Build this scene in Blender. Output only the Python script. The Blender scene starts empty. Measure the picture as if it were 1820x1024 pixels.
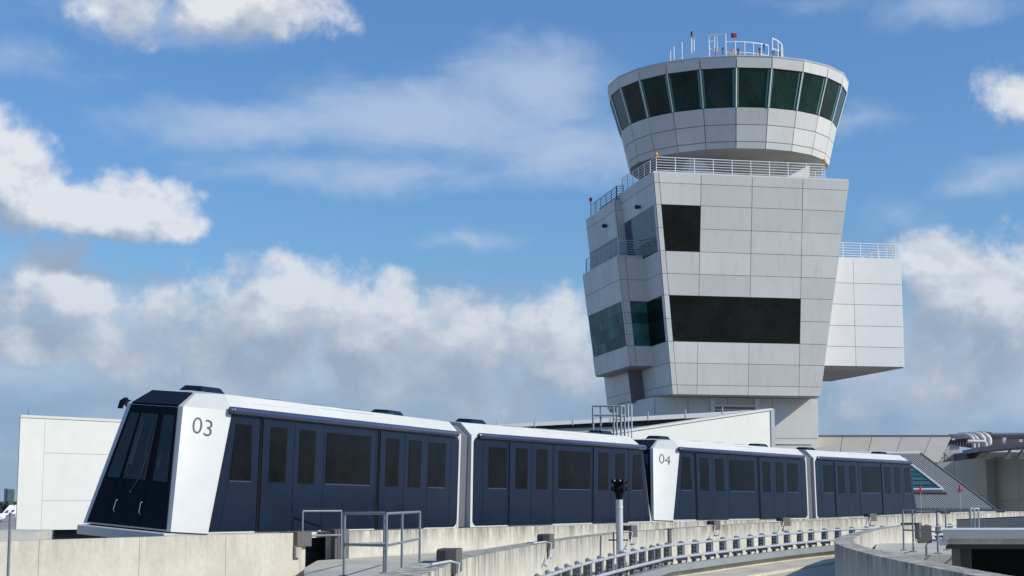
import bpy, bmesh, math, random
from mathutils import Vector, Matrix
random.seed(7)
sc = bpy.context.scene
COL = sc.collection

# ------------------------------------------------------------------ camera
F = 2870.0; HZ = 894.0
TH = math.atan((HZ - 512) / F); CT, ST = math.cos(TH), math.sin(TH)
cd = bpy.data.cameras.new('camera'); cam = bpy.data.objects.new('camera', cd); COL.objects.link(cam)
cd.sensor_width = 36; cd.lens = 36 * F / 1820; cd.clip_start = .1; cd.clip_end = 30000
cam.rotation_euler = (math.pi / 2 + TH, 0, 0); sc.camera = cam        # eye at the origin, ground 12 m below

def ray(px, py):
    u = (px - 910) / F; v = (512 - py) / F
    return Vector((u, CT - v * ST, ST + v * CT))
def at(px, py, Y):
    r = ray(px, py); return r * (Y / r.y)

# ------------------------------------------------------------------ sun, sky, exposure
SUN = Vector((.80, -.263, .54)).normalized()
sd = bpy.data.lights.new('sun', 'SUN'); sun = bpy.data.objects.new('sun', sd); COL.objects.link(sun)
sd.energy = 4.0; sd.angle = math.radians(.6); sd.color = (1, .95, .84)
sun.rotation_euler = (-SUN).to_track_quat('-Z', 'Y').to_euler(); sun.location = (200, -80, 120)
sc.view_settings.view_transform = 'Standard'; sc.view_settings.look = 'None'
sc.view_settings.exposure = 0.0; sc.view_settings.gamma = 1

def world():
    w = bpy.data.worlds.new('World'); sc.world = w; w.use_nodes = True
    T = w.node_tree; N = T.nodes; K = T.links; N.clear()
    out = N.new('ShaderNodeOutputWorld'); bg = N.new('ShaderNodeBackground'); K.new(bg.outputs[0], out.inputs[0])
    sky = N.new('ShaderNodeTexSky'); sky.sky_type = 'NISHITA'; sky.sun_disc = False
    sky.sun_elevation = math.asin(SUN.z); sky.sun_rotation = math.atan2(SUN.x, SUN.y)
    sky.air_density = 1.15; sky.dust_density = .9; sky.ozone_density = 2.2
    def group():
        g = bpy.data.node_groups.new('cloud_density', 'ShaderNodeTree')
        g.interface.new_socket('P', in_out='INPUT', socket_type='NodeSocketVector')
        g.interface.new_socket('D', in_out='OUTPUT', socket_type='NodeSocketFloat')
        g.interface.new_socket('S', in_out='OUTPUT', socket_type='NodeSocketFloat')
        n = g.nodes; k = g.links
        gi = n.new('NodeGroupInput'); go = n.new('NodeGroupOutput')
        def m(op, a, b=None, c=None):
            x = n.new('ShaderNodeMath'); x.operation = op
            for i, q in enumerate((a, b, c)):
                if q is None: continue
                if isinstance(q, (int, float)): x.inputs[i].default_value = q
                else: k.new(q, x.inputs[i])
            return x.outputs[0]
        def noise(scale, det, rough, sx=1, sy=1, off=0, dist=0):
            mp = n.new('ShaderNodeMapping'); mp.inputs['Scale'].default_value = (sx, sy, 1); mp.inputs['Location'].default_value = (off, off * .7, off * .3)
            k.new(gi.outputs[0], mp.inputs[0])
            t = n.new('ShaderNodeTexNoise'); t.inputs['Scale'].default_value = scale; t.inputs['Detail'].default_value = det
            t.inputs['Roughness'].default_value = rough; t.inputs['Distortion'].default_value = dist
            k.new(mp.outputs[0], t.inputs[0]); return t.outputs[0]
        sp = n.new('ShaderNodeSeparateXYZ'); k.new(gi.outputs[0], sp.inputs[0])
        wx = m('MULTIPLY_ADD', m('SUBTRACT', noise(7, 3, .6, off=3.1), .5), .10, sp.outputs[0])
        wy = m('MULTIPLY_ADD', m('SUBTRACT', noise(8, 3, .6, off=9.7), .5), .07, sp.outputs[1])
        def pe(px, py):
            r = ray(px, py).normalized()
            return math.atan2(r.x, r.y) * F / 1000, math.asin(r.z) * F / 1000
        def field(blobs):
            acc = None
            for (px, py, rx, up, dn, amp) in blobs:
                cx, cy = pe(px, py)
                dx = m('MULTIPLY', m('SUBTRACT', wx, cx), 1000 / rx)
                dy = m('SUBTRACT', wy, cy)
                dy = m('MAXIMUM', m('MULTIPLY', dy, 1000 / up), m('MULTIPLY', dy, -1000 / dn))
                r = m('SQRT', m('ADD', m('MULTIPLY', dx, dx), m('MULTIPLY', dy, dy)))
                v = m('SUBTRACT', amp, m('MULTIPLY', r, amp))
                acc = v if acc is None else m('SMOOTH_MAX', acc, v, .12)
            return acc
        cum = field([(15, 330, 110, 115, 85, 1.7), (-10, 270, 60, 80, 120, 1.4), (190, 385, 175, 82, 48, 1.8), (310, 410, 75, 40, 24, 1.3),
                     (130, 520, 110, 90, 60, .9), (290, 545, 80, 60, 60, .8), (30, 530, 100, 90, 80, .7), (490, 560, 160, 105, 130, 1.3),
                     (650, 590, 120, 110, 130, 1.6), (840, 615, 150, 100, 130, 1.2), (990, 610, 130, 100, 130, 1.2), (400, 640, 230, 100, 100, .8),
                     (90, 610, 120, 60, 60, 1.1), (240, 640, 90, 45, 50, .9), (760, 690, 260, 90, 80, .7), (1120, 640, 120, 80, 120, .7),
                     (1700, 520, 130, 120, 130, 1.4), (1800, 540, 150, 130, 150, 1.4), (1660, 680, 200, 90, 90, .7),
                     (1840, 190, 110, 75, 45, .8), (430, 20, 180, 110, 66, 1.1), (250, 20, 120, 90, 50, .7)])
        sof = field([(940, 150, 220, 110, 130, 1.6), (760, 210, 400, 110, 110, 1.6), (450, 215, 360, 60, 70, 1.4), (640, 310, 360, 60, 50, 1.4),
                     (1000, 270, 230, 100, 80, 1.55), (300, 30, 290, 90, 75, .95), (80, 120, 170, 60, 60, .7), (1530, 215, 150, 40, 30, .8), (1760, 310, 130, 38, 30, .9),
                     (1700, 5, 190, 45, 45, 1.0), (1430, 5, 150, 35, 30, .8), (1600, 390, 110, 40, 36, .65),
                     (850, 430, 110, 22, 18, .7), (60, 480, 120, 60, 70, .8), (700, 650, 460, 140, 120, 1.9), (150, 620, 280, 130, 100, 1.7), (1760, 640, 280, 170, 120, 1.8)])
        f1 = noise(9.5, 9, .60, off=1.7, dist=.1)
        fb = m('MULTIPLY', m('SUBTRACT', f1, .47), 2.3)
        D = m('ADD', cum, fb)
        s1 = noise(5, 7, .6, sx=.75, sy=1.7, off=8.3, dist=.4)
        S = m('ADD', sof, m('MULTIPLY', m('SUBTRACT', s1, .5), 2.2))
        k.new(D, go.inputs[0]); k.new(S, go.inputs[1]); return g
    G = group()
    tc = N.new('ShaderNodeTexCoord'); sx = N.new('ShaderNodeSeparateXYZ'); K.new(tc.outputs['Generated'], sx.inputs[0])
    def m(op, a, b=None, c=None):
        x = N.new('ShaderNodeMath'); x.operation = op
        for i, q in enumerate((a, b, c)):
            if q is None: continue
            if isinstance(q, (int, float)): x.inputs[i].default_value = q
            else: K.new(q, x.inputs[i])
        return x.outputs[0]
    def ramp(v, lo, hi, a=0., b=1.):
        x = N.new('ShaderNodeMapRange'); x.interpolation_type = 'SMOOTHSTEP'; K.new(v, x.inputs[0])
        for i, q in enumerate((lo, hi, a, b)): x.inputs[i + 1].default_value = q
        return x.outputs[0]
    def mix(f, a, b):
        x = N.new('ShaderNodeMix'); x.data_type = 'RGBA'
        for s, q in ((x.inputs[0], f), (x.inputs[6], a), (x.inputs[7], b)):
            if isinstance(q, tuple): s.default_value = (*q, 1)
            elif isinstance(q, (int, float)): s.default_value = q
            else: K.new(q, s)
        return x.outputs[2]
    A = m('MULTIPLY', m('ARCTAN2', sx.outputs[0], sx.outputs[1]), F / 1000)
    Ev = m('MULTIPLY', m('ARCSINE', sx.outputs[2]), F / 1000)
    def P(da, de):
        c = N.new('ShaderNodeCombineXYZ'); K.new(m('ADD', A, da), c.inputs[0]); K.new(m('ADD', Ev, de), c.inputs[1])
        g = N.new('ShaderNodeGroup'); g.node_tree = G; K.new(c.outputs[0], g.inputs[0]); return g.outputs
    g0 = P(0, 0); g1 = P(.035, .075)
    cumA = ramp(g0[0], -.08, .70)
    dd = m('SUBTRACT', g0[0], g1[0])
    nz = N.new('ShaderNodeTexNoise'); nz.inputs['Scale'].default_value = 9; nz.inputs['Detail'].default_value = 5; nz.inputs['Roughness'].default_value = .55
    cn = N.new('ShaderNodeCombineXYZ'); K.new(A, cn.inputs[0]); K.new(m('MULTIPLY', Ev, 1.6), cn.inputs[1]); cn.inputs[2].default_value = 3.3; K.new(cn.outputs[0], nz.inputs[0])
    nzr = ramp(nz.outputs[0], .36, .62)
    thick = ramp(g0[0], .3, 1.5)
    lit2 = m('MULTIPLY', ramp(dd, -.7, 1.0), m('MULTIPLY_ADD', nzr, .50, .56))
    lit2 = m('SUBTRACT', m('MULTIPLY', lit2, 1.45), m('MULTIPLY', thick, .22))
    lit2 = m('MULTIPLY', lit2, ramp(Ev, .16, .44, .5, 1.))
    lowf = ramp(Ev, .12, .62)
    ccol = mix(lit2, CL_GREY, CL_WHITE)
    ccol = mix(m('MULTIPLY', m('SUBTRACT', 1, lowf), .38), ccol, CL_LOW)
    sA = m('MULTIPLY', ramp(g0[1], -.05, 1.45), .72)
    skyc = N.new('ShaderNodeMix'); skyc.data_type = 'RGBA'; skyc.blend_type = 'MULTIPLY'; skyc.inputs[0].default_value = 1
    K.new(sky.outputs[0], skyc.inputs[6]); skyc.inputs[7].default_value = (*SKY_TINT, 1)
    bankn = N.new('ShaderNodeTexNoise'); bankn.inputs['Scale'].default_value = 4.6; bankn.inputs['Detail'].default_value = 6
    cb = N.new('ShaderNodeCombineXYZ'); K.new(A, cb.inputs[0]); K.new(m('MULTIPLY', Ev, 2.2), cb.inputs[1]); K.new(cb.outputs[0], bankn.inputs[0])
    bk = m('ADD', m('MULTIPLY', Ev, -1.0), m('MULTIPLY', m('SUBTRACT', bankn.outputs[0], .5), .7))
    base = mix(m('MULTIPLY', ramp(bk, -.44, -.22), .85), skyc.outputs[2], CL_HAZE)       # hazy cloud deck low down
    base = mix(m('MULTIPLY', ramp(bankn.outputs[0], .36, .72), m('MULTIPLY', ramp(m('MULTIPLY', Ev, -1), -.42, -.24), .75)), base, CL_BANK)
    c1 = mix(sA, base, CL_SOFT); c2 = mix(m('MULTIPLY', cumA, .95), c1, ccol)
    K.new(c2, bg.inputs[0]); bg.inputs[1].default_value = .1
    w.cycles.sampling_method = 'MANUAL'; w.cycles.sample_map_resolution = 512
SKY_TINT = (.66, .97, 1.36)
CL_GREY = (3.1, 3.9, 5.2); CL_WHITE = (7.8, 8.05, 8.5); CL_LOW = (3.3, 4.3, 5.8); CL_SOFT = (4.9, 6.0, 7.7); CL_HAZE = (2.5, 3.75, 5.6); CL_BANK = (3.9, 4.9, 6.3)
world()

# ------------------------------------------------------------------ materials
def mat(name, col, rough=.6, metal=0., var=.08, vscale=.6, bump=.0, bscale=20., streak=0., streakcol=None, coat=0., spec=.5, tint=0., joints=None, topstain=0., dots=0.):
    m = bpy.data.materials.new(name); m.use_nodes = True; T = m.node_tree; N = T.nodes; K = T.links
    b = N['Principled BSDF']; b.inputs['Roughness'].default_value = rough; b.inputs['Metallic'].default_value = metal
    b.inputs['Coat Weight'].default_value = coat; b.inputs['Coat Roughness'].default_value = .05; b.inputs['Specular IOR Level'].default_value = spec
    tc = N.new('ShaderNodeTexCoord')
    def noise(sc_, det, scale=(1, 1, 1), rgh=.6):
        mp = N.new('ShaderNodeMapping'); mp.inputs['Scale'].default_value = scale; K.new(tc.outputs['Object'], mp.inputs[0])
        t = N.new('ShaderNodeTexNoise'); t.inputs['Scale'].default_value = sc_; t.inputs['Detail'].default_value = det; t.inputs['Roughness'].default_value = rgh
        K.new(mp.outputs[0], t.inputs[0]); return t.outputs[0]
    def rng(v, a, b_, c, d):
        x = N.new('ShaderNodeMapRange'); K.new(v, x.inputs[0])
        for i, q in enumerate((a, b_, c, d)): x.inputs[i + 1].default_value = q
        return x.outputs[0]
    def mul(a, b_):
        x = N.new('ShaderNodeMath'); x.operation = 'MULTIPLY'
        for i, q in enumerate((a, b_)):
            if isinstance(q, (int, float)): x.inputs[i].default_value = q
            else: K.new(q, x.inputs[i])
        return x.outputs[0]
    def mixc(f, a, b_, blend='MIX'):
        x = N.new('ShaderNodeMix'); x.data_type = 'RGBA'; x.blend_type = blend
        for s, q in ((x.inputs[0], f), (x.inputs[6], a), (x.inputs[7], b_)):
            if isinstance(q, tuple): s.default_value = (*q[:3], 1)
            elif isinstance(q, (int, float)): s.default_value = q
            else: K.new(q, s)
        return x.outputs[2]
    c = tuple(col)
    v = rng(noise(vscale, 6), .3, .7, 1 - var, 1 + var)
    v2 = rng(noise(vscale * 9, 4), .3, .7, 1 - var * .5, 1 + var * .5)
    vv = mul(v, v2)
    if tint:
        a = N.new('ShaderNodeAttribute'); a.attribute_name = 'tint'
        vv = mul(vv, rng(a.outputs['Fac'], 0, 1, 1 - tint, 1 + tint))
    cc = mixc(1.0, c, vv, 'MULTIPLY')
    if streak:
        s = noise(3.2, 5, (1, 1, .10), .7)
        f = rng(s, .52, .78, 0, streak)
        cc = mixc(f, cc, streakcol or (c[0] * .45, c[1] * .43, c[2] * .4))
    if topstain or joints:
        uv = N.new('ShaderNodeUVMap'); su = N.new('ShaderNodeSeparateXYZ'); K.new(uv.outputs[0], su.inputs[0])
    if topstain:
        g = rng(su.outputs[1], 0.0, .55, 1, 0); s = rng(noise(4, 7, (1, 1, .12), .8), .40, .60, 0, 1)
        cc = mixc(mul(mul(g, s), topstain), cc, (.13, .125, .11))
    if joints:
        x = N.new('ShaderNodeMath'); x.operation = 'MODULO'; K.new(su.outputs[0], x.inputs[0]); x.inputs[1].default_value = joints
        y = N.new('ShaderNodeMath'); y.operation = 'LESS_THAN'; K.new(x.outputs[0], y.inputs[0]); y.inputs[1].default_value = .025
        cc = mixc(mul(y.outputs[0], .6), cc, (.12, .11, .10))
    K.new(cc, b.inputs['Base Color'])
    if bump:
        bn = N.new('ShaderNodeBump'); bn.inputs['Strength'].default_value = bump; bn.inputs['Distance'].default_value = .03
        K.new(noise(bscale, 6), bn.inputs['Height']); K.new(bn.outputs[0], b.inputs['Normal'])
    if metal < .5 and rough < .9:
        K.new(rng(noise(vscale * 3, 4), .3, .7, max(0, rough - .06), min(1, rough + .08)), b.inputs['Roughness'])
    return m
M = {}
M['conc'] = mat('concrete', (.56, .525, .43), .9, var=.12, vscale=.9, bump=.35, bscale=9, streak=.35, topstain=.28, joints=3.0, streakcol=(.36, .33, .26))
M['conc_st'] = mat('stained_concrete', (.56, .53, .45), .9, var=.16, vscale=.9, bump=.35, bscale=9, streak=.45, topstain=.95, joints=4.0)
M['conc_top'] = mat('concrete_coping', (.50, .49, .45), .9, var=.12, vscale=1.4, bump=.3, bscale=14)
M['deck'] = mat('deck_concrete', (.50, .475, .41), .9, var=.2, vscale=.7, bump=.3, streak=.3)
M['run'] = mat('running_surface', (.52, .485, .39), .85, var=.2, vscale=.5, bump=.2, streak=.5, streakcol=(.42, .32, .16))
M['ground'] = mat('apron', (.30, .285, .265), .95, var=.2, vscale=.01)
M['panel'] = mat('grey_metal_panel', (.625, .615, .575), .5, var=.04, vscale=.3, tint=.08, streak=.20, spec=.4)
M['panel_w'] = mat('white_metal_panel', (.75, .735, .71), .5, var=.03, vscale=.3, tint=.03, streak=.06, spec=.4)
M['groove'] = mat('panel_joint', (.20, .18, .17), .8, var=0)
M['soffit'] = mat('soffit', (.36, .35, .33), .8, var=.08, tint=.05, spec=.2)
M['wall_w'] = mat('white_wall', (.67, .665, .62), .8, var=.04, vscale=.25, streak=.10, streakcol=(.6, .6, .55))
M['wall_b'] = mat('beige_wall', (.44, .42, .37), .8, var=.07, vscale=.3, tint=.05, streak=.15)
M['wall_g'] = mat('grey_green_wall', (.40, .41, .37), .8, var=.06, vscale=.3, tint=.05, streak=.15)
M['roof_m'] = mat('ribbed_roof', (.15, .152, .152), .7, var=.06, vscale=.4, tint=.03, spec=.2)
M['roof_rib'] = mat('roof_rib', (.36, .37, .37), .6, var=.05, spec=.2)
M['navy'] = mat('navy_paint', (.0088, .0165, .035), .14, var=.10, vscale=.8, coat=.0, spec=.15, tint=.12, bump=.05, bscale=1.3)
M['navy_l'] = mat('navy_trim', (.035, .048, .10), .25, var=.03, coat=.25)
M['navy_d'] = mat('dark_navy_nose', (.007, .009, .015), .16, var=.05, coat=.0, spec=.12)
M['white'] = mat('white_paint', (.60, .60, .575), .35, var=.03, vscale=.8, coat=.1)
M['white2'] = mat('white_roof_paint', (.60, .60, .56), .5, var=.06, vscale=.5, streak=.12, streakcol=(.6, .6, .58))
M['tglass'] = mat('train_window_glass', (.004, .0055, .006), .08, var=.5, vscale=1.8, coat=.0, spec=.09, streak=.4, streakcol=(.009, .012, .012))
M['cglass'] = mat('windscreen_glass', (.02, .03, .028), .06, var=.35, vscale=1.2, coat=.0, spec=.5)
M['black'] = mat('black_rubber', (.008, .008, .009), .6, var=.1, spec=.1)
M['dark'] = mat('dark_steel', (.035, .035, .038), .6, var=.15)
M['bellows'] = mat('grey_bellows', (.12, .125, .14), .7, var=.05)
M['bumper'] = mat('grey_bumper', (.50, .51, .50), .5, var=.05)
M['num'] = mat('numeral_paint', (.02, .022, .03), .5, var=0)
M['steel'] = mat('galvanised_steel', (.20, .225, .25), .55, .2, var=.12, vscale=3)
M['steel_l'] = mat('pale_galvanised_steel', (.55, .57, .60), .5, .2, var=.08, vscale=3)
M['rail'] = mat('white_railing', (.74, .75, .76), .5, var=.03)
M['cover'] = mat('brown_grey_steel_cover', (.115, .105, .098), .6, var=.12, vscale=4)
M['cover_l'] = mat('pale_weathered_cover', (.42, .39, .33), .7, var=.2, vscale=4, streak=.5)
M['beam'] = mat('guide_beam_steel', (.27, .30, .31), .55, .2, var=.1)
M['cond'] = mat('conductor_rail', (.50, .50, .52), .45, .3, var=.1, vscale=3)
M['glass_f'] = mat('dark_tower_glass', (.007, .009, .008), .04, var=.6, vscale=.5, coat=.0, spec=.25)
M['glass_c'] = mat('cab_glass', (.010, .030, .027), .05, var=.5, vscale=.6, coat=.0, spec=.25, streak=.4, streakcol=(.03, .055, .05))
M['glass_s'] = mat('blue_tower_glass', (.035, .062, .09), .10, var=.15, vscale=.5, coat=.0, spec=.2)
M['glass_t'] = mat('teal_tower_glass', (.040, .115, .112), .25, var=.4, vscale=1.1, coat=.0, spec=.03, tint=.45)
M['fin'] = mat('teal_glass_edge', (.07, .22, .20), .2, var=.1)
M['redl'] = mat('red_lamp', (.55, .02, .025), .4, var=.05)
M['orange'] = mat('amber_lamp', (.75, .33, .05), .4, var=.1)
M['pipe'] = mat('pale_pipe', (.62, .61, .56), .6, var=.05)
M['pipe_d'] = mat('purple_grey_pipe', (.22, .19, .21), .6, var=.08)
M['equip'] = mat('roof_equipment', (.10, .10, .11), .7, var=.3, vscale=2)
M['glimpse'] = mat('dim_sky_glimpse', (.045, .062, .055), .3, var=.3, vscale=2)  # sky light seen through the car, put into this colour
M['ins'] = mat('rail_bracket_dark', (.12, .135, .155), .5, var=.3, vscale=5)
M['leaf'] = mat('distant_foliage', (.045, .07, .055), .9, var=.4, vscale=.02)
M['far_c'] = mat('hazed_tower_concrete', (.22, .27, .28), .8, var=.1)  # distance haze put into the grey-green base colour
M['far_g'] = mat('hazed_tower_glass', (.09, .19, .19), .5, var=.1)  # glass tone also carries the blue-green of the haze
M['plane'] = mat('aircraft_white', (.75, .76, .80), .4, var=.03)
M['plane_b'] = mat('aircraft_blue', (.03, .05, .20), .4, var=.03)
M['red'] = mat('aircraft_red', (.45, .03, .05), .4, var=.03)
M['plane_g'] = mat('aircraft_belly', (.30, .29, .34), .4, var=.03)

# ------------------------------------------------------------------ mesh builder
ROOT = {}
class MB:
    def __init__(s): s.v = []; s.f = []; s.t = []; s.uv = []
    def add(s, vs, fs, tint=.5, uvs=None):
        n = len(s.v); s.v += [Vector(p) for p in vs]
        for i, f in enumerate(fs):
            s.f.append([a + n for a in f]); s.t.append(tint); s.uv.append(uvs[i] if uvs else None)
        return s
    def box(s, a, b, tint=.5):
        (x0, y0, z0), (x1, y1, z1) = a, b
        return s.hexa([(x0, y0, z0), (x1, y0, z0), (x1, y1, z0), (x0, y1, z0), (x0, y0, z1), (x1, y0, z1), (x1, y1, z1), (x0, y1, z1)], tint)
    def hexa(s, p, tint=.5):
        return s.add(p, [(0, 3, 2, 1), (4, 5, 6, 7), (0, 1, 5, 4), (1, 2, 6, 5), (2, 3, 7, 6), (3, 0, 4, 7)], tint)
    def obox(s, c, ax, dims, tint=.5):      # centre, three axes, full dims
        c = Vector(c); X, Y, Z = [Vector(a).normalized() * (d / 2) for a, d in zip(ax, dims)]
        return s.hexa([c - X - Y - Z, c + X - Y - Z, c + X + Y - Z, c - X + Y - Z, c - X - Y + Z, c + X - Y + Z, c + X + Y + Z, c - X + Y + Z], tint)
    def prism(s, poly, vec, tint=.5):       # polygon (3-d points) pushed along vec
        n = len(poly); poly = [Vector(p) for p in poly]; vec = Vector(vec)
        fs = [tuple(range(n))[::-1], tuple(range(n, 2 * n))] + [(i, (i + 1) % n, (i + 1) % n + n, i + n) for i in range(n)]
        return s.add(poly + [p + vec for p in poly], fs, tint)
    def tube(s, pts, r, n=8, r2=None):
        pts = [Vector(p) for p in pts]; rings = []
        for i, p in enumerate(pts):
            d = ((pts[i + 1] - p).normalized() if i < len(pts) - 1 else Vector((0, 0, 0))) + ((p - pts[i - 1]).normalized() if i else Vector((0, 0, 0)))
            d = d.normalized() if d.length > 1e-6 else Vector((0, 0, 1))
            a = d.cross(Vector((0, 0, 1)) if abs(d.z) < .9 else Vector((1, 0, 0))).normalized(); b = d.cross(a)
            rr = r if r2 is None else r + (r2 - r) * i / (len(pts) - 1)
            rings.append([p + (a * math.cos(2 * math.pi * k / n) + b * math.sin(2 * math.pi * k / n)) * rr for k in range(n)])
        vs = [q for R in rings for q in R]; fs = []
        for i in range(len(pts) - 1):
            for k in range(n): fs.append((i * n + k, i * n + (k + 1) % n, (i + 1) * n + (k + 1) % n, (i + 1) * n + k))
        fs += [tuple(range(n))[::-1], tuple(range((len(pts) - 1) * n, len(pts) * n))]
        return s.add(vs, fs)
    def ball(s, c, r, seg=8, sq=(1, 1, 1)):
        c = Vector(c); vs = []; fs = []
        for i in range(seg + 1):
            t = math.pi * i / seg
            for k in range(seg * 2):
                a = math.pi * k / seg
                vs.append(c + Vector((math.sin(t) * math.cos(a) * sq[0], math.sin(t) * math.sin(a) * sq[1], math.cos(t) * sq[2])) * r)
        for i in range(seg):
            for k in range(seg * 2): fs.append((i * seg * 2 + k, (i + 1) * seg * 2 + k, (i + 1) * seg * 2 + (k + 1) % (seg * 2), i * seg * 2 + (k + 1) % (seg * 2)))
        return s.add(vs, fs)
    def build(s, name, m, parent=None, smooth=False, local=False, bevel=0.):
        me = bpy.data.meshes.new(name); o = bpy.data.objects.new(name, me); COL.objects.link(o)
        v = s.v
        if parent is not None:
            o.parent = parent; root = parent
            while root.parent: root = root.parent
            ROOT[o.name] = ROOT.get(root.name, Matrix())
            if not local:
                Mi = ROOT.get(root.name, Matrix()).inverted(); v = [Mi @ p for p in v]
        elif not local:
            lo = Vector([min(p[i] for p in v) for i in range(3)]); hi = Vector([max(p[i] for p in v) for i in range(3)])
            c = Vector(((lo.x + hi.x) / 2, (lo.y + hi.y) / 2, lo.z)); o.location = c; v = [p - c for p in v]
            ROOT[o.name] = Matrix.Translation(c)
        me.from_pydata([tuple(p) for p in v], [], s.f)
        at_ = me.attributes.new('tint', 'FLOAT', 'FACE'); at_.data.foreach_set('value', s.t)
        if any(u for u in s.uv):
            ul = me.uv_layers.new(name='UVMap')
            for p, u in zip(me.polygons, s.uv):
                if u:
                    for li, q in zip(p.loop_indices, u): ul.data[li].uv = q
        bm = bmesh.new(); bm.from_mesh(me); bmesh.ops.remove_doubles(bm, verts=bm.verts, dist=1e-5)
        bmesh.ops.recalc_face_normals(bm, faces=bm.faces); bm.to_mesh(me); bm.free()
        if smooth:
            for p in me.polygons: p.use_smooth = True
            bm = bmesh.new(); bm.from_mesh(me)
            for e in bm.edges:
                if len(e.link_faces) == 2 and e.calc_face_angle(0) > .7: e.smooth = False
            bm.to_mesh(me); bm.free()
        me.materials.append(m)
        if bevel:
            b = o.modifiers.new('bevel', 'BEVEL'); b.width = bevel; b.segments = 2; b.limit_method = 'ANGLE'; b.angle_limit = .6
        return o

def tag(o, label=None, cat=None, group=None, kind=None):
    if label: o['label'] = label
    if cat: o['category'] = cat
    if group: o['group'] = group
    if kind: o['kind'] = kind
    return o
def thing(name, label, cat, M4=None, group=None, loc=None):
    o = bpy.data.objects.new(name, None); COL.objects.link(o); o.empty_display_size = .3
    M4 = M4 or Matrix.Translation(Vector(loc) if loc is not None else Vector((0, 0, 0)))
    o.matrix_world = M4; ROOT[o.name] = M4.copy(); tag(o, label, cat, group); return o
def copy_tree(o, parent=None):
    c = o.copy(); COL.objects.link(c); c.parent = parent; ROOT[c.name] = Matrix()
    for ch in [x for x in bpy.data.objects if x.parent == o]: copy_tree(ch, c)
    return c
def lerp(a, b, t): return Vector(a) * (1 - t) + Vector(b) * t
def bil(q, u, v): return lerp(lerp(q[0], q[1], u), lerp(q[3], q[2], u), v)

def cladding(mb, back, q, us, vs, holes=(), gap=.03, th=.05, rows=None):
    """q: bottom-left, bottom-right, top-right, top-left seen from outside; us, vs fractions; holes (i0,i1,j0,j1) index ranges"""
    q = [Vector(p) for p in q]; n = (q[1] - q[0]).cross(q[3] - q[0]).normalized()
    W = (q[1] - q[0]).length; H = (q[3] - q[0]).length
    def inhole(i, j): return any(a <= i < b and c <= j < d for a, b, c, d in holes)
    for i in range(len(us) - 1):
        for j in range(len(vs) - 1):
            if inhole(i, j): continue
            gu, gv = gap / 2 / W, gap / 2 / H
            a_, b_ = (us, us) if not rows else (rows(vs[j]), rows(vs[j + 1]))
            c = [bil(q, a_[i] + gu, vs[j] + gv), bil(q, a_[i + 1] - gu, vs[j] + gv), bil(q, b_[i + 1] - gu, vs[j + 1] - gv), bil(q, b_[i] + gu, vs[j + 1] - gv)]
            t = random.random()
            mb.hexa([p for p in c] + [p + n * th for p in c], t)
    if back is not None: back.add([p + n * .008 for p in q], [(0, 1, 2, 3)])
    return n

def railing(name, pts, parent, h=1.07, nbars=6, spacing=1.35, r=.022, m='rail', pr=.03, toe=0., closed=False):
    mb = MB(); pts = [Vector(p) for p in pts]
    if closed: pts = pts + [pts[0]]
    zs = [h * (k + 1) / nbars for k in range(nbars)] if nbars > 2 else ([h, h * .52] if nbars == 2 else [h])
    for z in zs: mb.tube([p + Vector((0, 0, z)) for p in pts], r if z < h else r * 1.4, 6)
    o = mb.build(name, M[m], parent)
    done = []
    for a, b in zip(pts, pts[1:]):
        k = max(1, round((b - a).length / spacing))
        for i in range(k + 1):
            p = a.lerp(b, i / k)
            if any((p - q).length < .15 for q in done): continue
            done.append(p); MB().tube([p, p + Vector((0, 0, h))], pr, 6).build('post', M[m], o)
    return o

def smooth_path(pts, step=1.0):
    P = [Vector((p[0], p[1], p[2] if len(p) > 2 else 0)) for p in pts]; P = [2 * P[0] - P[1]] + P + [2 * P[-1] - P[-2]]; out = []
    for i in range(1, len(P) - 2):
        a, b, c, d = P[i - 1:i + 3]; n = max(2, int((c - b).length / step))
        for k in range(n):
            t = k / n
            out.append(.5 * ((2 * b) + (c - a) * t + (2 * a - 5 * b + 4 * c - d) * t * t + (3 * b - a - 3 * c + d) * t ** 3))
    out.append(P[-2]); return out
def normals(path):
    out = []
    for i, p in enumerate(path):
        d = (path[min(i + 1, len(path) - 1)] - path[max(i - 1, 0)]); d.z = 0; d.normalize(); out.append(Vector((d.y, -d.x, 0)))
    return out
def sweep(mb, path, prof, top=0.):
    """prof: closed list of (offset to the right, z); uv = (distance, depth below the top)"""
    N = normals(path); n = len(prof); vs = []; fs = []; uvs = []; s = 0; S = []
    for i, p in enumerate(path):
        if i: s += (p - path[i - 1]).length
        S.append(s)
        for (o, z) in prof: q = p + N[i] * o; vs.append(Vector((q.x, q.y, p.z + z)))
    for i in range(len(path) - 1):
        for k in range(n):
            k2 = (k + 1) % n
            fs.append((i * n + k, i * n + k2, (i + 1) * n + k2, (i + 1) * n + k))
            uvs.append(((S[i], top - prof[k][1]), (S[i], top - prof[k2][1]), (S[i + 1], top - prof[k2][1]), (S[i + 1], top - prof[k][1])))
    fs.append(tuple(range(n))); uvs.append([(.5, 1)] * n)
    fs.append(tuple(range((len(path) - 1) * n, len(path) * n))[::-1]); uvs.append([(.5, 1)] * n)
    mb.add(vs, fs, .5, uvs); return mb

exec_parts = True
# ------------------------------------------------------------------ ground
g = MB(); g.add([(-15000, -3000, -12), (15000, -3000, -12), (15000, 20000, -12), (-15000, 20000, -12)], [(0, 1, 2, 3)])
tag(g.build('ground', M['ground']), kind='structure')

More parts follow.
